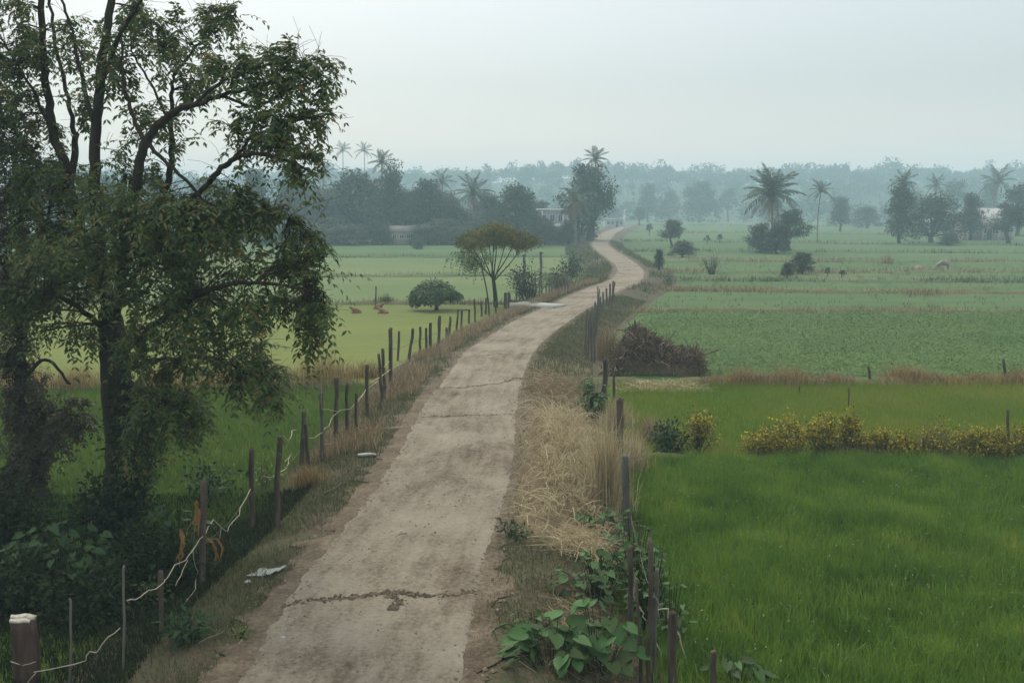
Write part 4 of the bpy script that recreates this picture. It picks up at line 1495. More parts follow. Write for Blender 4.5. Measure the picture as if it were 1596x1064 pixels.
def leafy(name, label, cat, u, v, wpx, hpx, n, smin, smax, mesh, pos=None, stemmat='leaf_dark', flat=.6):
    p = G(u, v) if pos is None else pos
    k = mpp(p[1])
    W, H = wpx * k, hpx * k
    e = empty(name, p, label, cat)
    mb = MB()
    for i in range(n):
        a = rng.uniform(0, 6.28)
        r = math.sqrt(rng.uniform(0, 1))
        z = H * (1 - flat * r * r) * rng.uniform(.35, 1.0)
        q = np.array([math.cos(a) * r * W / 2, math.sin(a) * r * W / 2, max(.03, z)])
        f = Vector((math.cos(a) + rng.normal(0, .6), math.sin(a) - .35 + rng.normal(0, .6), -.35 + rng.normal(0, .3))).normalized()
        upv = Vector((rng.normal(0, .35), -.25 + rng.normal(0, .35), 1)).normalized()
        sd = upv.cross(f).normalized()
        upv = f.cross(sd)
        sz = rng.uniform(smin, smax)
        m4 = Matrix((f, sd, upv)).transposed().to_4x4()
        o = bpy.data.objects.new('leaf', mesh)
        COL.objects.link(o)
        o.parent = e
        o.location = tuple(q)
        o.rotation_euler = m4.to_euler()
        o.scale = (sz, sz, sz)
        s0 = np.array([q[0] * .35, q[1] * .35, -.02])
        P = np.array([s0, (s0 + q) / 2 + np.array([0, 0, .12 * H]), q])
        mb.tube(dense(P, 3), .004, 4, False)
    mb.build('stem', M[stemmat], e)
    return e


leafy('broad_bush', 'broad leaved dark bush left of the big tree foot', 'bush', 90, 935, 210, 150, 190, .12, .22, HEART_D)
leafy('broad_bush', 'broad leaved dark bush right below the big tree trunk', 'bush', 275, 870, 110, 110, 60, .10, .18, HEART_D)
leafy('creeper', 'big leaved creeper nearest the road at bottom right', 'creeper', 860, 1045, 150, 90, 46, .14, .28, HEART)
leafy('creeper', 'round leaved creeper mound left of the near right posts', 'creeper', 935, 1045, 150, 130, 64, .13, .26, HEART)
leafy('creeper', 'leafy creeper under the tangled right fence posts', 'creeper', 930, 935, 140, 90, 95, .08, .17, HEART)
leafy('creeper', 'creeper climbing the tall paired posts on the right', 'creeper', 988, 930, 100, 150, 120, .07, .16, HEART_N)
leafy('creeper', 'small leaved creeper tangled round the middle right posts', 'creeper', 1012, 985, 80, 170, 110, .06, .13, HEART_N)
leafy('creeper', 'low creeper runners on the soil left of the big leaves', 'creeper', 830, 990, 110, 40, 40, .06, .13, HEART_N)
leafy('creeper', 'creeper tips beside the brown stump at bottom right', 'creeper', 1145, 1085, 110, 80, 34, .14, .24, HEART_N)
leafy('creeper', 'creeper leaves climbing the straw side of the posts', 'creeper', 930, 838, 90, 60, 34, .10, .22, HEART)
leafy('creeper', 'green creeper swallowing the dark post by the brush pile', 'creeper', 925, 655, 46, 86, 110, .10, .20, HEART_N)
leafy('creeper', 'creeper leaves hanging right of the near right posts', 'creeper', 1045, 1010, 70, 130, 34, .09, .16, HEART_N)
# ------------------------------------------------------------------ fences
def post_mesh(H, r, lean, mat, n=8, cut=0.0):
    mb = MB()
    z = np.array([-.25, 0, .25, .5, .75, .97, 1.0]) * H
    z[0] = -.25
    w = rng.normal(0, .006, (7, 2)) * H
    P = np.stack([lean * z + w[:, 0], w[:, 1], z], 1)
    R = r * (1 + rng.normal(0, .07, 7))
    R[-1] *= .82
    mb.tube(P, R, n)
    return mb.mesh('post', M[mat], False), P


def post_part(parent, ub, vb, ut, vt, wpx, mat='post', dead=None):
    p = G(ub, vb)
    t = on_y(ut, vt, p[1])
    H = max(.15, t[2] - p[2])
    lean = (t[0] - p[0]) / H
    me, P = post_mesh(H, max(.012, wpx * .5 * mpp(p[1])), lean, mat)
    c = child('post', me, parent, p - np.array(parent.location))
    return c, p, t


LEFT = [(109, 1075, 110, 932, 4, 'post_grey'), (191, 1052, 193, 881, 4, 'post_grey'), (252, 990, 250, 889, 8, 'post'), (316, 912, 317, 747, 10, 'post'), (394, 828, 392, 699, 9, 'post'),
        (432, 822, 436, 680, 9, 'post'), (470, 730, 473, 641, 7, 'post'), (480, 731, 476, 660, 6, 'post'), (503, 718, 500, 604, 6, 'post_grey'), (523, 692, 524, 587, 7, 'post'),
        (541, 684, 541, 596, 6, 'post'), (555, 680, 555, 612, 5, 'post'), (571, 650, 572, 568, 6, 'post'), (596, 636, 590, 551, 5, 'post'), (600, 622, 596, 543, 5, 'post'),
        (609, 607, 609, 511, 7, 'post'), (620, 563, 622, 516, 4, 'post'), (636, 567, 644, 512, 5, 'post'), (654, 554, 655, 509, 4, 'post'), (665, 552, 664, 511, 4, 'post'),
        (671, 550, 671, 503, 5, 'post'), (684, 542, 685, 492, 5, 'post'), (696, 526, 696, 510, 4, 'post'), (700, 525, 702, 493, 4, 'post'), (711, 524, 714, 482, 3.5, 'post'),
        (719, 514, 720, 482, 3.5, 'post'), (731, 505, 731, 482, 3.5, 'post'), (741, 503, 739, 466, 3.5, 'post'), (751, 494, 750, 469, 3.5, 'post'), (757, 491, 758, 464, 3.5, 'post'), (773, 490, 772, 470, 3, 'post')]
lf = empty('fence', G(432, 822), 'crooked stake fence along the left of the track', 'fence')
LP = []
for a in LEFT:
    c, p, t = post_part(lf, *a)
    LP.append((a[0], p[1]))
lu = np.array([a for a, _ in LP])
ly = np.array([b_ for _, b_ in LP])
o_ = np.argsort(lu)
lu, ly = lu[o_], ly[o_]


def strand(name, parent, px, r, mat, us, ys_, dy=-.04, jit=.02):
    P = np.array([on_y(u, v, float(np.interp(u, us, ys_)) + dy) for u, v in px])
    P = dense(P, 2)
    P += rng.normal(0, jit * .7, P.shape)
    mb = MB()
    mb.tube(P - np.array(parent.location) if parent else P, r * rng.uniform(.75, 1.2, len(P)), 5)
    return mb.build(name, M[mat], parent)


# rails: rough sticks and wire tied from post to post
strand('rail', lf, [(713, 483), (722, 483), (732, 483)], .035, 'post', lu, ly)
strand('wire', lf, [(503, 690), (524, 691), (545, 684), (572, 660)], .008, 'vine_dry', lu, ly)
strand('wire', lf, [(572, 600), (592, 588), (609, 575), (640, 560), (671, 540)], .008, 'vine_dry', lu, ly)
strand('wire', lf, [(609, 545), (640, 535), (684, 518), (715, 504), (757, 482)], .008, 'post_grey', lu, ly)
strand('wire', lf, [(316, 850), (355, 815), (394, 768), (434, 742), (471, 700)], .005, 'post_grey', lu, ly)


def vine(label, paths, r):
    P0 = np.array([on_y(u, v, float(np.interp(u, lu, ly)) - .06) for u, v in paths[0]])
    e = empty('dry_vine', P0[0], label, 'vine')
    for i, px in enumerate(paths):
        strand('stem' if i == 0 else 'shoot', e, px, r * (.55 if i == 0 else .36), 'vine_dry', lu, ly, dy=-.06)
    return e


vine('bare pale vine reaching from the thick sawn post', [[(55, 1048), (95, 1037), (131, 1030), (142, 1016), (153, 1012), (170, 992), (186, 977)], [(58, 1047), (42, 1064), (36, 1080)]], .013)
vine('long pale vine climbing the brown posts at lower left',
     [[(195, 937), (210, 934), (226, 924), (243, 917), (254, 908), (262, 898), (272, 881), (290, 874), (298, 858), (312, 840), (325, 822), (333, 809), (347, 823), (358, 822), (370, 802), (380, 780), (391, 760)],
      [(298, 858), (306, 880), (307, 905), (298, 925), (284, 950)], [(292, 874), (280, 900), (272, 915)], [(345, 823), (343, 840)]], .014)
vine('white twisted vine arching off the pair of mid posts',
     [[(405, 746), (418, 745), (434, 738), (446, 728), (453, 715), (454, 700), (449, 685), (455, 672)], [(446, 728), (441, 720), (452, 712)], [(452, 690), (443, 680)], [(455, 672), (462, 668)]], .013)
vine('pale forked vine slung between the tall left posts',
     [[(481, 683), (492, 680), (502, 672), (512, 662), (520, 648), (530, 640), (545, 634), (560, 620), (572, 606), (590, 594)], [(545, 642), (556, 628), (566, 615)], [(502, 638), (520, 640), (530, 640)], [(505, 650), (500, 625), (502, 606)], [(560, 620), (566, 640)]], .014)
vine('yellowish vine stretched over the tallest left post', [[(574, 600), (588, 590), (602, 582), (618, 572), (608, 562), (598, 572)], [(588, 590), (600, 600)]], .012)

# thick sawn post in the corner
p = on_y(36, 965, 11.3)
zb = h1(p[0], p[1])
e = empty('sawn_post', (p[0], p[1], zb), 'thick sawn timber post with pale cut top at lower left', 'post')
Ht = p[2] - zb
rr = 20 * mpp(11.3)
mb = MB()
z = np.linspace(-.3, Ht, 9)
mb.tube(np.stack([.01 * np.sin(z * 4), 0 * z, z], 1), rr * (1 + .04 * np.sin(z * 5)), 16)
mb.build('shaft', M['bark_red'], e, False)
for i, (y0, wd, hh) in enumerate([(-.55, .42, .035), (0.0, .34, .06), (.5, .36, .03)]):          # splintered slabs of the saw cut
    mb = MB()
    n = 10
    t = np.linspace(-1, 1, n)
    hw = rr * .98 * np.sqrt(np.clip(1 - (y0 + 0 * t) ** 2, 0, 1))
    xa = t * hw
    ya = np.full(n, y0 * rr * .9)
    A = np.stack([xa, ya - wd * rr * np.sqrt(1 - t ** 2 * .7) * .5, np.full(n, Ht + hh * .6) + .01 * np.sin(t * 5)], 1)
    B = np.stack([xa, ya + wd * rr * np.sqrt(1 - t ** 2 * .7) * .5, np.full(n, Ht + hh) + .008 * np.sin(t * 4 + 1)], 1)
    A0, B0 = A.copy(), B.copy()
    A0[:, 2] = Ht - .01
    B0[:, 2] = Ht - .01
    V = np.stack([A, B, B0, A0], 1).reshape(-1, 3)
    k = np.arange(n - 1)[:, None] * 4
    F = np.concatenate([k + np.array([[a, (a + 1) % 4, (a + 1) % 4 + 4, a + 4]]) for a in range(4)])
    mb.add(V, F[:, ::-1])
    mb.build('cut_face', M['cutwood'], e)
strand('binding_wire', e, [(17, 1030), (36, 1036), (55, 1031)], .006, 'vine_dry', np.array([0, 100.]), np.array([11.3 - rr, 11.3 - rr]), 0, .003)

# right of the track
RIGHT = [(961, 800, 969, 620, 11, 'post'), (978, 838, 975, 709, 12, 'post_grey'), (981, 1035, 984, 850, 10, 'post'), (1010, 1075, 1013, 838, 8, 'post'), (1018, 1070, 1024, 885, 7, 'post_grey'),
         (1047, 1090, 1049, 953, 16, 'post'), (1112, 1100, 1112, 1014, 11, 'post'), (942, 622, 944, 559, 9, 'post'), (957, 628, 957, 583, 4, 'post'), (1000, 1070, 992, 900, 6, 'post')]
rf = empty('fence', G(961, 800), 'broken fence of leaning posts on the near right of the track', 'fence')
RP = []
for a in RIGHT:
    c, p, t = post_part(rf, *a)
    RP.append((a[0], p[1]))
strand('wire', rf, [(944, 600), (957, 640), (966, 700), (980, 790), (1012, 900), (1048, 990)], .005, 'post_grey', np.array([944, 966, 980, 1012, 1048.]), np.array([G(942, 622)[1], G(961, 800)[1], G(978, 838)[1], 11.3, 11.0]), 0)


def rvine(label, paths, Yd, r):
    e = empty('dry_vine', on_y(*paths[0][0], Yd), label, 'vine')
    for i, px in enumerate(paths):
        strand('stem' if i == 0 else 'shoot', e, px, r * (1 if i == 0 else .7), 'vine_dry', np.array([0, 2000.]), np.array([Yd, Yd]), 0)
    return e


rvine('white vine dangling from the reddish right post', [[(983, 880), (987, 915), (990, 935), (1000, 958), (1008, 966)]], 12.3, .010)
rvine('long white vine hanging over the stump at bottom right', [[(1024, 948), (1038, 950), (1046, 970), (1058, 990), (1066, 1020), (1078, 1058), (1082, 1080)], [(1006, 925), (1022, 935), (1030, 965)], [(1022, 1000), (1030, 1030), (1038, 1060)]], 11.6, .010)
rvine('bent pale stem leaning on the tall right post', [[(971, 735), (982, 700), (988, 670), (984, 655)], [(982, 700), (974, 690)]], 19.2, .010)

# picket clump at the bend of the verge
pf = empty('fence', G(922, 560), 'short run of thin grey stakes beside the brush pile', 'fence')
for a in [(912, 552, 915, 481, 3), (917, 556, 918, 490, 2.5), (922, 562, 923, 478, 3), (928, 566, 928, 470, 3.2), (919, 540, 920, 486, 2.5), (925, 548, 926, 480, 2.5), (931, 515, 932, 446, 2.2), (934, 500, 934, 450, 2.2),
          (940, 482, 940, 455, 2.5), (946, 475, 945, 449, 3), (950, 478, 951, 442, 3), (955, 480, 956, 438, 4), (953, 472, 958, 440, 3), (930, 530, 930, 475, 2.4), (937, 492, 936, 462, 2.4)]:
    post_part(pf, *a, 'post_grey')

# pale stakes by the gate
gf = empty('fence', G(845, 465), 'row of pale upright stakes behind the gate', 'fence')
for i, u in enumerate(np.linspace(805, 886, 17)):
    vb = np.interp(u, [803, 886], [473, 456])
    post_part(gf, u, vb, u + rng.normal(0, 1), vb - rng.uniform(24, 32), 2.6, 'bark_pale')
for (a, lab) in [((788, 482, 788, 456, 6, 'post'), 'left dark gate post by the concrete slab'), ((794, 481, 793.5, 456, 5, 'post'), 'right dark gate post by the concrete slab')]:
    p = G(a[0], a[1])
    e = empty('gate_post', p, lab, 'post')
    post_part(e, *a)
for (u, vb, vt, lab) in [(843, 447, 392, 'tall stone pillar rising behind the pale stakes'), (817, 452, 396, 'stone pillar hidden in the airy shrub')]:
    p = G(u, vb)
    H = on_y(u, vt, p[1])[2] - p[2]
    e = empty('stone_pillar', p, lab, 'pillar')
    mb = MB()
    n = 9
    z = np.linspace(-.1, H * .94, n)
    mb.tube(np.stack([.02 * np.sin(z * 5), 0 * z, z], 1), .10 + .012 * np.sin(z * 7 + u), 8)
    mb.build('shaft', M['stone'], e)
    mb = MB()
    mb.tube(np.array([[0, 0, H * .94], [0, 0, H * .97], [0, 0, H]]), [.14, .15, .07], 8)
    mb.build('cap', M['stone'], e)
# concrete slab bridging the ditch at the gate
a, b_ = on_z(800, 473, .08), on_z(866, 478, .06)
mid = (a + b_) / 2
ang = math.atan2(b_[1] - a[1], b_[0] - a[0])
e = empty('culvert_slab', (mid[0], mid[1], 0), 'pale concrete slab joining the gate to the track', 'slab', rz=ang)
Ls = np.linalg.norm(b_ - a)
part_box('slab', 'concrete', e, (0, .4, .06), (Ls, 1.3, .12))
part_box('edge_beam', 'concrete', e, (0, -.32, .02), (Ls * .98, .16, .26))

# loose field stakes
for (ub, vb, ut, vt, w, lab) in [(1356, 600, 1354, 570, 4, 'short dark stake among rusty tufts right of centre'), (1568, 597, 1564, 559, 4, 'leaning stake in the rusty bank near the right edge'),
                                 (1570, 722, 1571, 638, 4.5, 'tall dark stake rising from the yellow flowers'), (1323, 640, 1323, 604, 2.5, 'thin stem standing in the bright green strip'),
                                 (1246, 618, 1246, 601, 2, 'short thin stake in the bright green strip'), (585, 478, 586, 446, 2.2, 'thin stake behind the resting cows'),
                                 (458, 470, 458, 449, 2, 'left thin stake in the far pasture edge'), (467, 470, 467, 450, 2, 'right thin stake in the far pasture edge'),
                                 (209, 800, 208, 745, 3, 'thin rod standing right of the big tree trunk'), (70, 960, 66, 905, 3, 'thin pale twig standing in dark undergrowth')]:
    e = empty('stake', G(ub, vb), lab, 'stake')
    post_part(e, ub, vb, ut, vt, w)

# ------------------------------------------------------------------ brush pile
bb = G(1018, 582)
kb = mpp(bb[1])
e = empty('brush_pile', bb, 'dark heap of cut brushwood right of the track', 'brush pile')
pu = np.array([938, 952, 965, 985, 1005, 1030, 1050, 1070, 1088, 1096])
pt = np.array([2, 18, 40, 72, 62, 47, 36, 31, 36, 5]) * kb
px_ = (pu - 1018) * kb
mb = MB()
nx_, na = 40, 11
xx = np.linspace(px_[0], px_[-1], nx_)
hh = np.interp(xx, px_, pt) * .93
V = np.zeros((nx_, na, 3))
for j in range(na):
    t = j / (na - 1) * math.pi
    V[:, j, 0] = xx + .05 * np.sin(j * 2 + xx * 3)
    V[:, j, 1] = -math.cos(t) * (.62 + .1 * np.sin(xx * 2))
    V[:, j, 2] = hh * math.sin(t) ** .55 - .05
V += rng.normal(0, .025, V.shape)
I = (np.arange(nx_ - 1)[:, None] * na + np.arange(na - 1)[None, :]).ravel()
mb.add(V, np.stack([I, I + na, I + na + 1, I + 1], 1))
mb.build('heap', M['twig'], e)


def pile_pt(front):
    x = rng.uniform(px_[0] + .1, px_[-1] - .05)
    h_ = np.interp(x, px_, pt)
    t = rng.uniform(.05, .62 if front else .95) * math.pi
    return np.array([x, -math.cos(t) * .68, h_ * math.sin(t) ** .55])


mb = MB()
N = 2600
C = np.zeros((N, 5, 3))
for i in range(N):
    p = pile_pt(True)
    d = np.array([rng.normal(0, .55), -.25 + rng.normal(0, .25), rng.normal(-.35, .5)])
    d /= np.linalg.norm(d)
    L = rng.uniform(.2, .65)
    tt = np.linspace(-.5, .5, 5)[:, None]
    C[i] = p + d * L * tt + np.sin(tt * 3 + 1) * rng.normal(0, .05, 3)
mb.ribbons(C, rng.uniform(.012, .040, N))
put(mb.build('twigs', M['twig'], e), kind='stuff')
for i in range(90):
    p = pile_pt(True)
    d = np.array([rng.normal(0, .6), -.15 + rng.normal(0, .2), rng.normal(.1, .45)])
    d /= np.linalg.norm(d)
    L = rng.uniform(.5, 1.1)
    mb = MB()
    t = np.linspace(-.5, .5, 6)[:, None]
    P = d * L * t + np.sin(t * 2.5) * rng.normal(0, .09, 3)
    mb.tube(P, np.linspace(.022, .009, 6), 5)
    child('branch', mb.mesh('branch', M[('twig', 'bark_pale', 'bark_red', 'post')[i % 4]]), e, p)

# straw litter before the brush pile
def no_lift(x, y):
    return 0 * x


def tangle(name, label, cat, poly, N, Lr, up_, wid, mat, grav=.9, lay=.0, lift=no_lift):
    """long dry stems, arching and fallen over one another, over an area given in the photograph"""
    base = G(*poly[0])
    us, vs = np.array([p_[0] for p_ in poly]), np.array([p_[1] for p_ in poly])
    O = []
    while len(O) < N:
        t = rng.dirichlet(np.ones(len(poly)) * .7)
        u, v = (us * t).sum(), (vs * t).sum()
        q = on_z(u, v, -.15)
        O.append(q)
    O = np.array(O)
    O[:, 2] = height(O[:, 0], O[:, 1]) + lift(O[:, 0], O[:, 1])
    K = 8
    t = np.linspace(0, 1, K)[None, :, None]
    L = rng.uniform(*Lr, N)[:, None, None]
    a = rng.uniform(0, 6.28, N)
    d = np.stack([np.cos(a) * rng.uniform(.2, 1, N), np.sin(a) * rng.uniform(.2, 1, N), up_ * rng.uniform(.3, 1.2, N)], 1)[:, None, :]
    d = d / np.linalg.norm(d, axis=2)[..., None]
    C = O[:, None, :] + d * L * t
    C[:, :, 2] -= (grav * L * t ** 2)[:, :, 0] * rng.uniform(.4, 1.1, N)[:, None]
    C += np.sin(t * rng.uniform(2, 5, (N, 1, 1))) * rng.normal(0, .05, (N, 1, 3)) * L
    gz = (height(C[:, :, 0].ravel(), C[:, :, 1].ravel()) + lift(C[:, :, 0].ravel(), C[:, :, 1].ravel())).reshape(N, K)
    C[:, :, 2] = np.maximum(C[:, :, 2], gz + rng.uniform(.005, .06 + lay, (N, 1)))
    mb = MB()
    mb.ribbons(C - base, rng.uniform(.5, 1.2, N) * wid)
    e = empty(name, base, label, cat)
    put(mb.build('stalks', M[mat], e), kind='stuff')
    return e


tangle('straw_litter', 'scattered straw lying in front of the brush pile', 'straw', [(960, 600), (960, 585), (1100, 600), (1100, 586), (1030, 592)], 2200, (.3, .8), .45, .022, 'straw', .9, .08)
hc0, hc1 = G(878, 850), G(872, 640)


def heap_lift(x, y):
    t = np.clip((y - hc0[1]) / (hc1[1] - hc0[1]), 0, 1)
    a = (x - (hc0[0] + (hc1[0] - hc0[0]) * t)) / .95
    lump = 1 + .3 * np.sin(x * 5 + y * 2) + .25 * np.sin(y * 4.1 - x * 3)
    return np.clip(1 - a * a, 0, 1) * np.sin(np.pi * t) ** .6 * .34 * lump


heap_e = tangle('dry_grass_heap', 'large tangled heap of dry grass on the right verge', 'dry grass', [(835, 850), (826, 640), (900, 620), (945, 700), (940, 850), (880, 760)], 3300, (.4, 1.5), 2.2, .014, 'straw', 1.2, .12, heap_lift)
mb = MB()
nn_ = 46
gx_, gy_ = np.meshgrid(np.linspace(-1, 1, 17), np.linspace(hc0[1], hc1[1], nn_))
cx_ = hc0[0] + (hc1[0] - hc0[0]) * (gy_ - hc0[1]) / (hc1[1] - hc0[1]) + gx_ * .93
zz_ = height(cx_, gy_) + heap_lift(cx_, gy_) - .035 + rng.normal(0, .02, cx_.shape)
I = (np.arange(nn_ - 1)[:, None] * 17 + np.arange(16)[None, :]).ravel()
mb.add(np.stack([cx_, gy_, zz_], -1) - np.array(heap_e.location), np.stack([I, I + 1, I + 18, I + 17], 1))
mb.build('mound', M['straw_mat'], heap_e, True)
tangle('loose_straw', 'stray dry stalks strewn over the right road edge', 'straw', [(790, 860), (800, 640), (960, 620), (975, 850), (870, 720)], 900, (.3, 1.0), 1.2, .011, 'straw', 1.1, .1)
shrub('weed', 'green weed poking through the large dry heap', 'weed', 905, 770, 60, 50, 'leaf_bush', 160, .10, .45, 8)
shrub('weed', 'low weed at the road side foot of the dry heap', 'weed', 800, 838, 60, 34, 'leaf_bush', 130, .09, .45, 8)
tangle('dry_grass_heap', 'matted brown dry grass heap behind the large one', 'dry grass', [(822, 640), (828, 590), (900, 590), (905, 640), (860, 612)], 2000, (.4, 1.0), .9, .014, 'straw_brown', 1.0, .15)
tangle('dry_grass_heap', 'curling dry vines below the large heap', 'dry grass', [(850, 870), (940, 880), (960, 800), (900, 840)], 1100, (.4, 1.0), 1.2, .010, 'straw', 1.0, .15)
tangle('dry_grass_heap', 'dry reddish litter under the bottom right creeper', 'dry grass', [(800, 1060), (960, 1060), (960, 900), (860, 920)], 800, (.15, .5), .5, .008, 'straw_brown', .9, .06)
tuft('dry_grass_clump', 'tall pale dry grass clump around the tall right post', 945, 805, 62, 190, 'straw', 900, .011, lean=.25, cat='dry grass')
tuft('dry_grass_clump', 'pale dry grass clump right of the tall post', 985, 745, 46, 95, 'straw', 500, .012, lean=.4, cat='dry grass')
tuft('dry_grass_clump', 'small pale grass clump beside the green swallowed post', 962, 665, 50, 60, 'straw', 420, .012, lean=.4, cat='dry grass')
tuft('dry_grass_clump', 'tan grass clump behind the thin grey stakes', 948, 560, 40, 70, 'straw_brown', 420, .016, lean=.3, cat='dry grass')
tuft('dry_grass_clump', 'brown grass arch beside the dark green flowering weed', 1015, 690, 60, 60, 'straw_brown', 400, .012, lean=.6, cat='dry grass')

# ------------------------------------------------------------------ row of yellow flowering shrubs
shrub('weed', 'dark green weed beside the yellow plumed shrub', 'weed', 1046, 712, 56, 72, 'leaf_bush', 900, .11, .42, 12)
shrub('flowering_shrub', 'yellow plumed shrub right of the dark green weed', 'shrub', 1088, 712, 66, 80, 'grass_verge', 800, .075, .4, 22, flower='flower', nfl=30, top='leaf_yellow', ntop=1000)
GY = 'yellow flowering shrubs on the right field bank'
for (u, v, w, h, lab) in [(1188, 716, 62, 56, 'leftmost low shrub of the yellow flowering row'), (1232, 717, 74, 68, 'fullest yellow shrub near the left end of the flowering row'), (1280, 716, 56, 74, 'tall brownish stemmed shrub, third in the yellow row'),
                          (1322, 715, 46, 70, 'sparse pinkish topped shrub, fourth in the yellow row'), (1368, 715, 56, 48, 'low dull yellow shrub in the middle of the row'), (1412, 717, 50, 46, 'low grassy yellow shrub before the tall clump'),
                          (1458, 719, 56, 74, 'tallest yellow green clump in the right half of the row'), (1505, 720, 64, 52, 'low yellow shrub between tall clump and dark stake'), (1546, 721, 60, 64, 'bright yellow shrub beside the dark stake'), (1588, 722, 54, 66, 'yellow shrub cut by the right picture edge')]:
    shrub('flowering_shrub', lab, 'shrub', u, v, w * 1.0, h * rng.uniform(.92, 1.12), 'grass_verge', 900, .075, .32, 34, GY, flower='flower', nfl=int(rng.uniform(10, 40) * w / 60), lo=.02, stem_mat='straw_brown', top='leaf_yellow', ntop=int(rng.choice([450, 1000, 1700]) * w / 60))

# rusty tufts on the banks
GT = 'rusty grass tufts on the field banks'
for (u, v, w, h, lab) in [(1118, 600, 60, 26, 'rusty tuft just right of the brush pile'), (1160, 601, 66, 40, 'first tall rusty tuft right of the brush pile'), (1232, 601, 84, 46, 'broad rusty tuft left of the short dark stake'), (1296, 600, 60, 28, 'low tan tuft left of the short dark stake'),
                          (1412, 598, 76, 46, 'reddest tuft right of the short dark stake'), (1452, 599, 80, 34, 'tuft with fallen stalks right of the reddest'), (1520, 598, 60, 22, 'low straw tuft near the leaning stake'), (1590, 598, 50, 40, 'rusty tuft at the right edge on the bank'),
                          (40, 606, 110, 56, 'rusty grass behind the slim tree'), (125, 606, 100, 56, 'rusty grass showing left of the big trunk'), (255, 606, 110, 52, 'rusty grass right of the big trunk'), (340, 604, 110, 56, 'rusty grass under the hanging sprays'),
                          (430, 603, 100, 56, 'rusty grass mound at the spray tips'), (505, 602, 100, 64, 'round rusty mound behind the mid fence posts'), (570, 588, 80, 46, 'rusty grass behind the tallest left post')]:
    tuft('grass_tuft', lab, u, v, w * rng.uniform(.8, 1.05), h * rng.uniform(.75, 1.1), 'grass_rust', 520, .018, GT, lean=rng.uniform(.4, .8))
tuft('grass_tuft', 'small fox red tuft at the foot of the left fence', 482, 757, 60, 48, 'grass_rust', 520, .008, None, lean=.5)
tuft('grass_tuft', 'dry grass tuft by the bend of the far track', 1380, 411, 34, 18, 'straw_brown', 140, .05, None, lean=.3)
tuft('grass_tuft', 'grey weed tuft on the bank behind the pasture', 470, 472, 50, 22, 'grass_verge', 200, .04, None, lean=.3)
tuft('grass_tuft', 'grey weed tuft left of the dome shaped tree', 600, 474, 30, 20, 'grass_verge', 160, .04, None, lean=.3)
tuft('grass_tuft', 'brown weed heap on the fourth right bank', 1440, 459, 90, 14, 'straw_brown', 320, .04, None, lean=.5)

# ------------------------------------------------------------------ litter and sticks
def thing_mesh(name, label, cat, mb, loc, mat, smooth=False):
    o = mb.build(name, M[mat], None, smooth)
    o.location = tuple(loc)
    return put(o, label, cat)


p = G(572, 711)
mb = MB()
w_ = 30 * mpp(p[1])
n = 8
t = np.linspace(-.5, .5, n)
for sgn in (0,):
    A = np.stack([t * w_, -.06 + .006 * np.sin(t * 9), .05 + .012 * np.sin(t * 5)], 1)
    B = np.stack([t * w_ * .96, .06 + .006 * np.sin(t * 7), .055 + .010 * np.cos(t * 6)], 1)
    V = np.stack([A, B, B - [0, 0, .035], A - [0, 0, .035]], 1).reshape(-1, 3)
    k = np.arange(n - 1)[:, None] * 4
    mb.add(V, np.concatenate([k + np.array([[a, a + 4, (a + 1) % 4 + 4, (a + 1) % 4]]) for a in range(4)]))
    mb.f.append(np.array([[0, 1, 2, 3]]))
    mb.f.append(np.array([[4 * n - 1, 4 * n - 2, 4 * n - 3, 4 * n - 4]]))
thing_mesh('litter_strip', 'white flat strip of litter on the left verge', 'litter', mb, p, 'litter')
p = G(415, 893)
p[2] -= .03
mb = MB()
n = 9
s_ = np.linspace(-.5, .5, n)
A, B = np.meshgrid(s_, s_)
sx = 46 * mpp(p[1])
Vt = np.stack([A * sx + B * .12, B * .30, .06 + .02 * np.sin(A * 5 + 1) * np.cos(B * 6) + .008 * rng.normal(size=A.shape) + .07 * A], -1).reshape(-1, 3)
Vb = Vt - [0, 0, .006]
I = (np.arange(n - 1)[:, None] * n + np.arange(n - 1)[None, :]).ravel()
F = np.stack([I, I + 1, I + n + 1, I + n], 1)
mb.add(np.vstack([Vt, Vb]), np.vstack([F, F[:, ::-1] + n * n]))
thing_mesh('plastic_scrap', 'crumpled pale plastic scrap on the lower left verge', 'litter', mb, p, 'litter')


def stick(label, a, b_, r, mat='vine_dry'):
    A, B = G(*a), G(*b_)
    A[2] += .04
    B[2] += .05
    mb = MB()
    t = np.linspace(0, 1, 7)[:, None]
    P = (B - A) * t + np.sin(t * 6) * rng.normal(0, .015, 3)
    mb.tube(P, np.linspace(r, r * .6, 7), 6)
    Q = P[4]
    mb.tube(np.array([Q, Q + (B - A) * .12 + [0, .06, .03]]), [r * .6, r * .3], 5)
    thing_mesh('stick', label, 'stick', mb, A, mat)


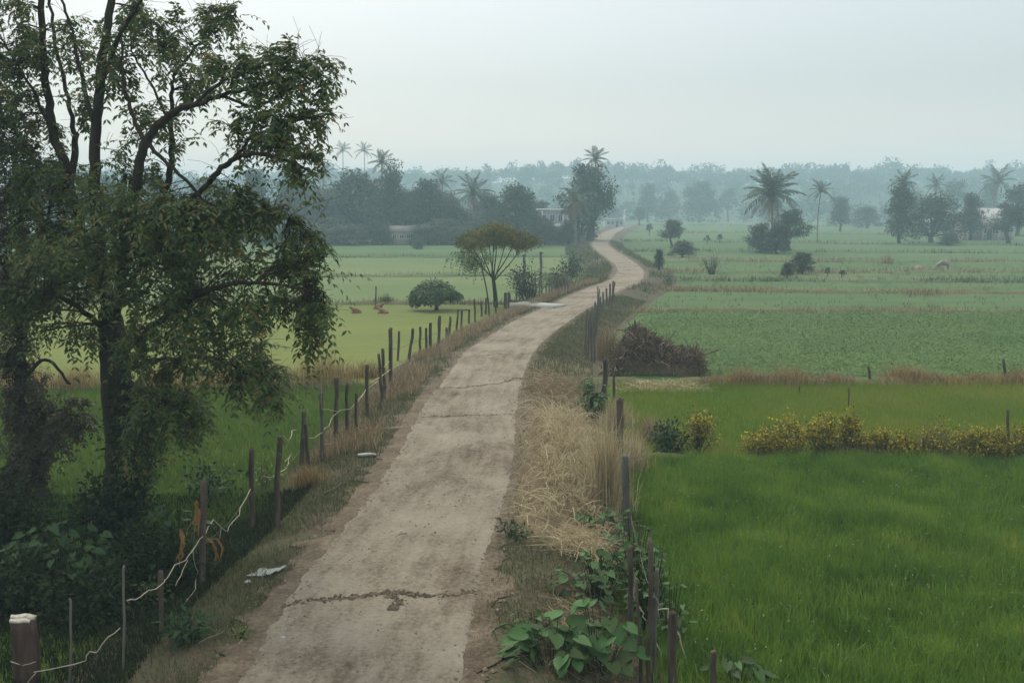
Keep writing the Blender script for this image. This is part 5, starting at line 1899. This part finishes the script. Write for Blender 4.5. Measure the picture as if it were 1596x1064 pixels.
stick('pale stick on the left verge beside the track', (590, 672), (628, 668), .020)
stick('dead stick behind the fox red tuft', (505, 772), (538, 756), .016, 'bark_pale')
stick('short brown stick lying across the track', (598, 845), (634, 836), .018, 'bark_pale')
stick('thin straw stick standing bright on the track', (715, 772), (717, 790), .008)
stick('reddish root stick below the long pale vine', (312, 902), (350, 890), .018, 'post')
stick('thin stick at the left road edge', (310, 1008), (350, 988), .012, 'bark_pale')
for (u, v, r, lab) in [(441, 1000, .05, 'small white stone on the near left of the track'), (386, 912, .05, 'small white scrap under the plastic piece')]:
    p = G(u, v)
    mb = MB()
    d = rng.normal(size=(14, 3))
    a = np.linspace(0, 2 * np.pi, 7, endpoint=False)
    ring = [np.stack([np.cos(a) * r * k_, np.sin(a) * r * k_ * .8, np.full(7, z_ * r)], 1) + rng.normal(0, r * .1, (7, 3)) for k_, z_ in ((.8, 0), (1, .4), (.5, .8))]
    V = np.vstack(ring)
    j = np.arange(7)
    mb.add(V, np.vstack([np.stack([j + o2, (j + 1) % 7 + o2, (j + 1) % 7 + 7 + o2, j + 7 + o2], 1) for o2 in (0, 7)]))
    mb.f.append(np.array([[14 + q for q in range(7)]]))
    thing_mesh('stone', lab, 'stone', mb, p + np.array([0, 0, .03]), 'litter')

# withered leaves hanging on the brown fence post
for (us_, Lp, lab) in [([(283, 825), (287, 850), (281, 878)], 44, 'withered brown leaf hanging left of the fence post'), ([(305, 780), (310, 805), (303, 835)], 55, 'orange dry leaf bunch on the brown fence post'), ([(318, 838), (338, 848), (341, 885)], 44, 'drooping dry leaf right of the brown fence post')]:
    Yd = float(np.interp(us_[1][0], lu, ly)) - .1
    P = dense(np.array([on_y(u, v, Yd) for u, v in us_]), 6)
    b0_ = P[0]
    e = empty('withered_leaf', b0_, lab, 'dead leaf')
    for k_ in range(4):
        C = (P - b0_)[None] + np.cumsum(rng.normal(0, .012, (1, len(P), 3)), axis=1)
        mb = MB()
        w = .022 * np.sin(np.pi * np.linspace(.12, .95, len(P)))
        S = np.array([math.cos(k_ * .9), math.sin(k_ * .9), .1])
        V = np.stack([C[0] - S * w[:, None], C[0] + np.array([0, .015, 0]), C[0] + S * w[:, None]], 1).reshape(-1, 3)
        i = np.arange(len(P) - 1)[:, None] * 3
        mb.add(V, np.concatenate([i + np.array([[0, 3, 4, 1]]), i + np.array([[1, 4, 5, 2]])]))
        mb.build('leaf', M['dead_leaf'], e)


# ------------------------------------------------------------------ animals
def skin_body(name, joints, edges, mat):
    me = bpy.data.meshes.new(name)
    me.from_pydata([j[0] for j in joints], edges, [])
    o = bpy.data.objects.new(name, me)
    COL.objects.link(o)
    sk = o.modifiers.new('skin', 'SKIN')
    for i, j in enumerate(joints):
        me.skin_vertices[0].data[i].radius = (j[1], j[1] if len(j) < 3 else j[2])
    me.skin_vertices[0].data[0].use_root = True
    o.modifiers.new('sub', 'SUBSURF').levels = 2
    dg = bpy.context.evaluated_depsgraph_get()
    m2 = bpy.data.meshes.new_from_object(o.evaluated_get(dg))
    bpy.data.objects.remove(o)
    m2.materials.clear()
    m2.materials.append(M[mat])
    for p_ in m2.polygons:
        p_.use_smooth = True
    return m2


def cow_standing():
    J = [((.55, 0, 1.12), .26, .30), ((.15, 0, 1.08), .29, .36), ((-.30, 0, 1.08), .27, .34), ((-.60, 0, 1.12), .20, .28), ((-.86, 0, .86), .13, .16), ((-1.06, 0, .52), .12, .13), ((-1.16, 0, .26), .07, .08)]
    E = [(0, 1), (1, 2), (2, 3), (3, 4), (4, 5), (5, 6)]
    for (x, y, root) in [(.62, .17, 0), (.48, -.17, 0), (-.52, .16, 3), (-.42, -.16, 3)]:
        b_ = len(J)
        kx = .10 if x > 0 else -.02
        J += [((x, y, .82), .12), ((x + kx, y, .48), .065), ((x, y, .06), .055)]
        E += [(root, b_), (b_, b_ + 1), (b_ + 1, b_ + 2)]
    b_ = len(J)
    J += [((.83, 0, 1.12), .04), ((.90, 0, .6), .03)]
    E += [(0, b_), (b_, b_ + 1)]
    for sg in (-1, 1):
        b_ = len(J)
        J += [((-.98, sg * .17, .66), .035), ((-1.0, sg * .27, .72), .02)]
        E += [(5, b_), (b_, b_ + 1)]
    return skin_body('cow', J, E, 'cow_pale')


def cow_lying():
    J = [((.5, 0, .34), .28, .30), ((.1, 0, .36), .32, .34), ((-.35, 0, .40), .27, .30), ((-.66, 0, .62), .15, .17), ((-.86, 0, .80), .12, .12), ((-1.08, -.03, .70), .07, .07)]
    E = [(0, 1), (1, 2), (2, 3), (3, 4), (4, 5)]
    for (a, b2, c_) in [((-.4, .25, .18), (-.75, .22, .10), (-.45, .30, .06)), ((-.4, -.25, .18), (-.78, -.22, .10), (-.48, -.30, .06)), ((.45, .30, .16), (.15, .42, .12), (.50, .46, .06)), ((.45, -.30, .16), (.15, -.42, .12), (.50, -.46, .06))]:
        k_ = len(J)
        J += [(a, .11), (b2, .07), (c_, .05)]
        E += [(2 if a[0] < 0 else 0, k_), (k_, k_ + 1), (k_ + 1, k_ + 2)]
    for sg in (-1, 1):
        k_ = len(J)
        J += [((-.84, sg * .15, .88), .035), ((-.83, sg * .24, .92), .02)]
        E += [(4, k_), (k_, k_ + 1)]
    return skin_body('cow', J, E, 'cow_brown')


mc = cow_standing()
p = G(1470, 424)
o = child('cow', mc, None, p, (0, 0, .25), (.78, .78, .78))
put(o, 'pale cow grazing with lowered head in the right fields', 'cow')
ml = cow_lying()
for (u, v, rz, lab) in [(557, 488, .3, 'leftmost brown cow lying in the yellow green pasture'), (589, 482, 2.6, 'brown cow lying behind the nearer one by the stake'), (598, 489, -.4, 'nearest brown cow lying right of the others')]:
    o = child('cow', ml, None, G(u, v), (0, 0, rz), (.42, .42, .42))
    put(o, lab, 'cow', 'brown cows resting in the pasture')
# straw stack near the grazing cow
p = G(1432, 423)
ks = mpp(p[1])
e = empty('haystack', p, 'small grey haystack left of the grazing cow', 'haystack')
mb = MB()
z = np.linspace(0, 10 * ks, 7)
mb.tube(np.stack([0 * z, 0 * z, z], 1), np.array([8.5, 9, 8.6, 7.5, 6, 4, 1.5]) * ks, 12)
mb.build('core', M['straw_brown'], e, True)
mb = MB()
n = 500
a = rng.uniform(0, 6.28, n)
zz = rng.uniform(.1, 1, n)
r_ = np.interp(zz, np.linspace(0, 1, 7), np.array([8.5, 9, 8.6, 7.5, 6, 4, 1.5])) * ks
q = np.stack([np.cos(a) * r_, np.sin(a) * r_, zz * 10 * ks], 1)
mb.leaves(q, np.stack([np.cos(a) * .4, np.sin(a) * .4, -1 + 0 * a], 1) + rng.normal(0, .2, (n, 3)), np.stack([np.cos(a), np.sin(a), 0 * a], 1), .3, .03)
mb.build('thatch', M['straw_brown'], e)


# ------------------------------------------------------------------ grass
def in_view(P, pad=1.5):
    return np.abs(P[:, 0]) < P[:, 1] * .53 + pad


def area_pts(n, side, y0, y1, xw, lo=None, hi=None, off=3.75):
    y = rng.uniform(y0, y1, n)
    x0 = road_x(y) + side * (off + .25 * np.sin(y * 1.3) + .15 * np.sin(y * 3.1) - .5 * rng.random(n) ** 3)
    lim = side * (y * .53 + 1.5)
    x = x0 + (lim - x0) * rng.random(n) if xw is None else x0 + side * xw * rng.random(n)
    P = np.stack([x, y, np.full(n, FIELD_Z - .02)], 1)
    w = np.abs(lim - x0)
    keep_ = rng.random(n) < np.clip(w / w.max(), .02, 1)          # even cover per square metre
    P = P[keep_]
    if hi is not None:
        P = P[P[:, 1] < line_y(hi, P[:, 0]) - .25]
    if lo is not None:
        P = P[P[:, 1] > line_y(lo, P[:, 0]) + .25]
    return P


def lown(P, s_):
    return .5 + .25 * (np.sin(P[:, 0] * s_ + 1.3 * np.sin(P[:, 1] * s_ * .7)) + np.sin(P[:, 1] * s_ * 1.1 + 2 + np.sin(P[:, 0] * s_ * .6)))


P = area_pts(255000, 1, 8.5, 24, None, None, RB[0], 3.7)
mb = MB()
mb.blades(P, .30 * rng.uniform(.5, 1.2, len(P)) * (.62 + .5 * lown(P, 1.1) + .3 * lown(P, 4.3)), .015, np.clip(rng.normal(.25, .16, len(P)), 0, .8), .4)
put(mb.build('paddy_grass', M['grass_near']), 'tall dense green grass of the nearest right field', 'grass', kind='stuff')
P = area_pts(1500, 1, 9, 24, None, None, RB[0], 3.9)
mb = MB()
q = P + np.stack([0 * P[:, 0], 0 * P[:, 0], .26 + .1 * rng.random(len(P))], 1)
mb.leaves(q, rng.normal(size=(len(P), 3)) * [1, 1, .5], np.tile([0, 0, 1.0], (len(P), 1)) + rng.normal(0, .3, (len(P), 3)), rng.uniform(.02, .06, len(P)), .012)
put(mb.build('seed_heads', M['flower_white']), 'tiny pale seed heads speckling the nearest right field', 'grass', kind='stuff')
P = area_pts(170000, 1, 22, 36, None, RB[0], RB[1], 3.9)
mb = MB()
mb.blades(P, .22 * rng.uniform(.5, 1.2, len(P)), .018, np.clip(rng.normal(.3, .2, len(P)), 0, .8), .4, 1)
put(mb.build('strip_grass', M['grass_strip']), 'bright green grass of the strip behind the flowering row', 'grass', kind='stuff')
P = area_pts(185000, 1, 33, 60, None, RB[1], RB[2], 4.2)
mb = MB()
P[:, 2] += rng.uniform(.02, .16, len(P)) * (.5 + lown(P, .8))
ls = rng.uniform(.06, .14, len(P))
mb.leaves(P, rng.normal(size=(len(P), 3)) * [1, 1, .4], np.tile([0, -.2, 1.0], (len(P), 1)) + rng.normal(0, .3, (len(P), 3)), ls, ls * .5)
put(mb.build('bean_crop', M['grass_bean']), 'leafy bluish crop covering the field behind the brush pile', 'crop', kind='stuff')
P = area_pts(190000, -1, 16.8, 36, None, None, LB[0], 3.5)
mb = MB()
mb.blades(P, .22 * rng.uniform(.5, 1.2, len(P)), .014, np.clip(rng.normal(.3, .2, len(P)), 0, .8), .4, 1)
put(mb.build('meadow_grass', M['grass_meadow']), 'green grass of the field behind the left fence', 'grass', kind='stuff')


# verges
def verge(name, label, side, y0, y1, d0, d1, n, h, wid, mat, seg=2, clump=1.6, thr=.35, hold=None):
    y = rng.uniform(y0, y1, n)
    d = d0 + (d1 - d0) * rng.random(n)
    x = road_x(y) + side * d
    P = np.stack([x, y, 0 * x], 1)
    k_ = lown(P, clump) * .7 + lown(P, clump * 3.3) * .3
    keep_ = (k_ + .3 * rng.normal(size=n) * .5) > thr
    P = P[keep_]
    P[:, 2] = height(P[:, 0], P[:, 1]) - .01
    mb = MB()
    mb.blades(P, h * rng.uniform(.35, 1.2, len(P)), wid, np.clip(rng.normal(.45, .25, len(P)), 0, .9), .5, seg)
    return put(mb.build(name, M[mat]), label, 'grass', kind='stuff')


verge('verge_grass', 'short grass and weeds on the left verge', -1, 9, 30, 1.55, 3.8, 52000, .11, .008, 'grass_verge', 2, 1.3, .42)
verge('verge_grass', 'short dull grass on the near right verge', 1, 9, 22, 1.25, 3.6, 42000, .08, .008, 'grass_verge', 2, 1.4, .42)
verge('verge_grass', 'mown green verge right of the track by the thin stakes', 1, 27, 60, 1.3, 3.4, 40000, .12, .016, 'grass_verge', 1, .9, .2)
verge('verge_grass', 'thin green cover on the far left verge', -1, 30, 75, 1.3, 3.2, 30000, .14, .02, 'grass_verge', 1, .9, .3)
verge('dry_verge', 'dry brown grass along the foot of the left fence', -1, 21, 72, 1.7, 3.3, 26000, .42, .014, 'straw_brown', 2, .8, .42)
verge('dry_verge', 'dry straw fringe along the right of the track', 1, 16, 34, 1.35, 3.4, 4500, .22, .010, 'straw', 2, 1.0, .45)
verge('dry_verge', 'dry weeds along the far right verge', 1, 60, 160, 1.6, 3.4, 6000, .4, .05, 'grass_verge', 1, .5, .5)
verge('dry_verge', 'dry weeds along the far left verge', -1, 70, 200, 1.6, 5.0, 9000, .6, .06, 'grass_verge', 1, .3, .4)
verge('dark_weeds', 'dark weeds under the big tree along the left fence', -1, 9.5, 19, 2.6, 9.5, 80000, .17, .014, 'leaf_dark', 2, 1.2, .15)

# growth on the thin banks
for i, ab in enumerate(RB[2:], 2):
    n = 9000 if i < 7 else 3800
    x = float(road_x(ab[0][1])) + 3 + (70 + 20 * i) * rng.random(n) ** 1.3
    kk = .5 + .5 * np.sin(x * .35 + i * 2) * np.sin(x * .13 + i)
    x = x[(kk + .25 * rng.normal(size=n)) > (.55 if i < 7 else .45)]
    y = line_y(ab, x) + rng.normal(0, .3 + .05 * i, len(x))
    mb = MB()
    mb.blades(np.stack([x, y, np.full(len(x), FIELD_Z)], 1), (.30 + .05 * i) * rng.uniform(.4, 1.3, len(x)), .03 + .012 * i, np.clip(rng.normal(.45, .25, len(x)), 0, .9), .5, 1)
    put(mb.build('bank_grass', M['grass_verge' if i in (4, 7, 8, 10) else 'straw_brown']), rbl[i].replace('bank', 'grass on bank').replace('thin grass', 'thin dry grass'), 'grass', kind='stuff')
for i, ab in enumerate(LB[1:], 1):
    n = 3200
    x = float(road_x(ab[0][1])) - 3 - (70 + 20 * i) * rng.random(n) ** 1.2
    kk = .5 + .5 * np.sin(x * .3 + i * 2) * np.sin(x * .17 + i)
    x = x[(kk + .3 * rng.normal(size=n)) > .4]
    y = line_y(ab, x) + rng.normal(0, .35, len(x))
    mb = MB()
    mb.blades(np.stack([x, y, np.full(len(x), FIELD_Z)], 1), (.35 + .06 * i) * rng.uniform(.4, 1.3, len(x)), .03 + .015 * i, np.clip(rng.normal(.4, .25, len(x)), 0, .9), .5, 1)
    put(mb.build('bank_grass', M['grass_verge']), lbl[i].replace('bank', 'grass on bank'), 'grass', kind='stuff')

for i in range(3, 7):
    n = 150
    y = rng.uniform(RB[i - 1][0][1], RB[i][0][1], n) if i else 0
    x = road_x(y) + 4 + (y * .55 - road_x(y)) * rng.random(n)
    cl = rng.integers(3, 9, n)
    P = np.repeat(np.stack([x, y, np.full(n, FIELD_Z - .02)], 1), cl, 0)
    P[:, :2] += rng.normal(0, .10 + .0015 * P[:, 1:2], (len(P), 2))
    mb = MB()
    mb.blades(P, rng.uniform(.12, .4, len(P)) * (.6 + y.mean() / 220), .02 + y.mean() * .0003, np.clip(rng.normal(.4, .25, len(P)), 0, .9), .5, 1)
    put(mb.build('field_weeds', M['grass_verge' if i % 2 else 'grass_bean']), 'scattered weeds in the ' + fl[i], 'weeds', kind='stuff')

P = area_pts(1000, 1, 9, 24, None, None, RB[0], 3.8)
P = np.repeat(P, 34, 0)
P[:, :2] += rng.normal(0, .09, (len(P), 2))
mb = MB()
mb.blades(P, rng.uniform(.24, .52, len(P)), .013, np.clip(rng.normal(.4, .2, len(P)), 0, .9), .5)
put(mb.build('paddy_clumps', M['grass_near']), 'taller clumps standing in the nearest right field', 'grass', kind='stuff')

GD = 'dry grass tufts between the yellow shrubs'
for (u, v, w, h, lab) in [(1345, 716, 40, 44, 'dry brown tuft in the gap left of the low dull yellow shrub'), (1392, 717, 44, 40, 'dry brown tuft between the two low yellow shrubs'), (1436, 718, 40, 50, 'dry brown tuft left of the tallest yellow clump'),
                          (1300, 717, 36, 46, 'dry brown tuft among the third and fourth yellow shrubs'), (1484, 720, 40, 36, 'dry brown tuft right of the tallest yellow clump'), (1212, 719, 44, 34, 'dry brown tuft at the feet of the leftmost yellow shrubs')]:
    tuft('grass_tuft', lab, u, v, w, h, 'straw_brown', 260, .012, GD, lean=.4)
for k_, (u0_, u1_) in enumerate([(1095, 1340), (1380, 1610)]):
    n = 3200
    u_ = rng.uniform(u0_, u1_, n)
    y_ = line_y(RB[1], 0) + rng.normal(0, .28, n)
    x_ = (u_ - 798) / FPX * y_ * 1.0
    mb = MB()
    mb.blades(np.stack([x_, y_, np.full(n, FIELD_Z + .02)], 1), rng.uniform(.12, .55, n) * (.5 + .6 * lown(np.stack([x_, y_], 1), 1.7)), .016, np.clip(rng.normal(.45, .25, n), 0, .9), .5)
    put(mb.build('bank_grass', M['grass_rust' if k_ else 'straw_brown']), ('dry grass along the rusty bank right of the brush pile', 'dry grass along the rusty bank near the right edge')[k_], 'grass', kind='stuff')
# ------------------------------------------------------------------ the hazy air
mb = MB()
bpy.context.view_layer.update()
top_z = max((o_.matrix_world @ Vector(c_)).z for o_ in COL.objects if o_.type == 'MESH' for c_ in o_.bound_box) + .8
mb.box((0, 550, (top_z - 2) / 2), (3300, 2300, top_z + 2))
hz = mb.mesh('haze', [])
m = bpy.data.materials.new('haze')
m.use_nodes = True
nt = m.node_tree
nt.nodes.clear()
out = nt.nodes.new('ShaderNodeOutputMaterial')
pv = nt.nodes.new('ShaderNodeVolumePrincipled')
pv.inputs['Density'].default_value = HAZE_DENSITY
pv.inputs['Density Attribute'].default_value = ''
pv.inputs['Color'].default_value = (.65, .885, 1.0, 1)
nt.links.new(pv.outputs[0], out.inputs['Volume'])
hz.materials.append(m)
hzo = bpy.data.objects.new('haze', hz)
COL.objects.link(hzo)
put(hzo, 'thin pale haze hanging over the whole countryside', None, kind='stuff')
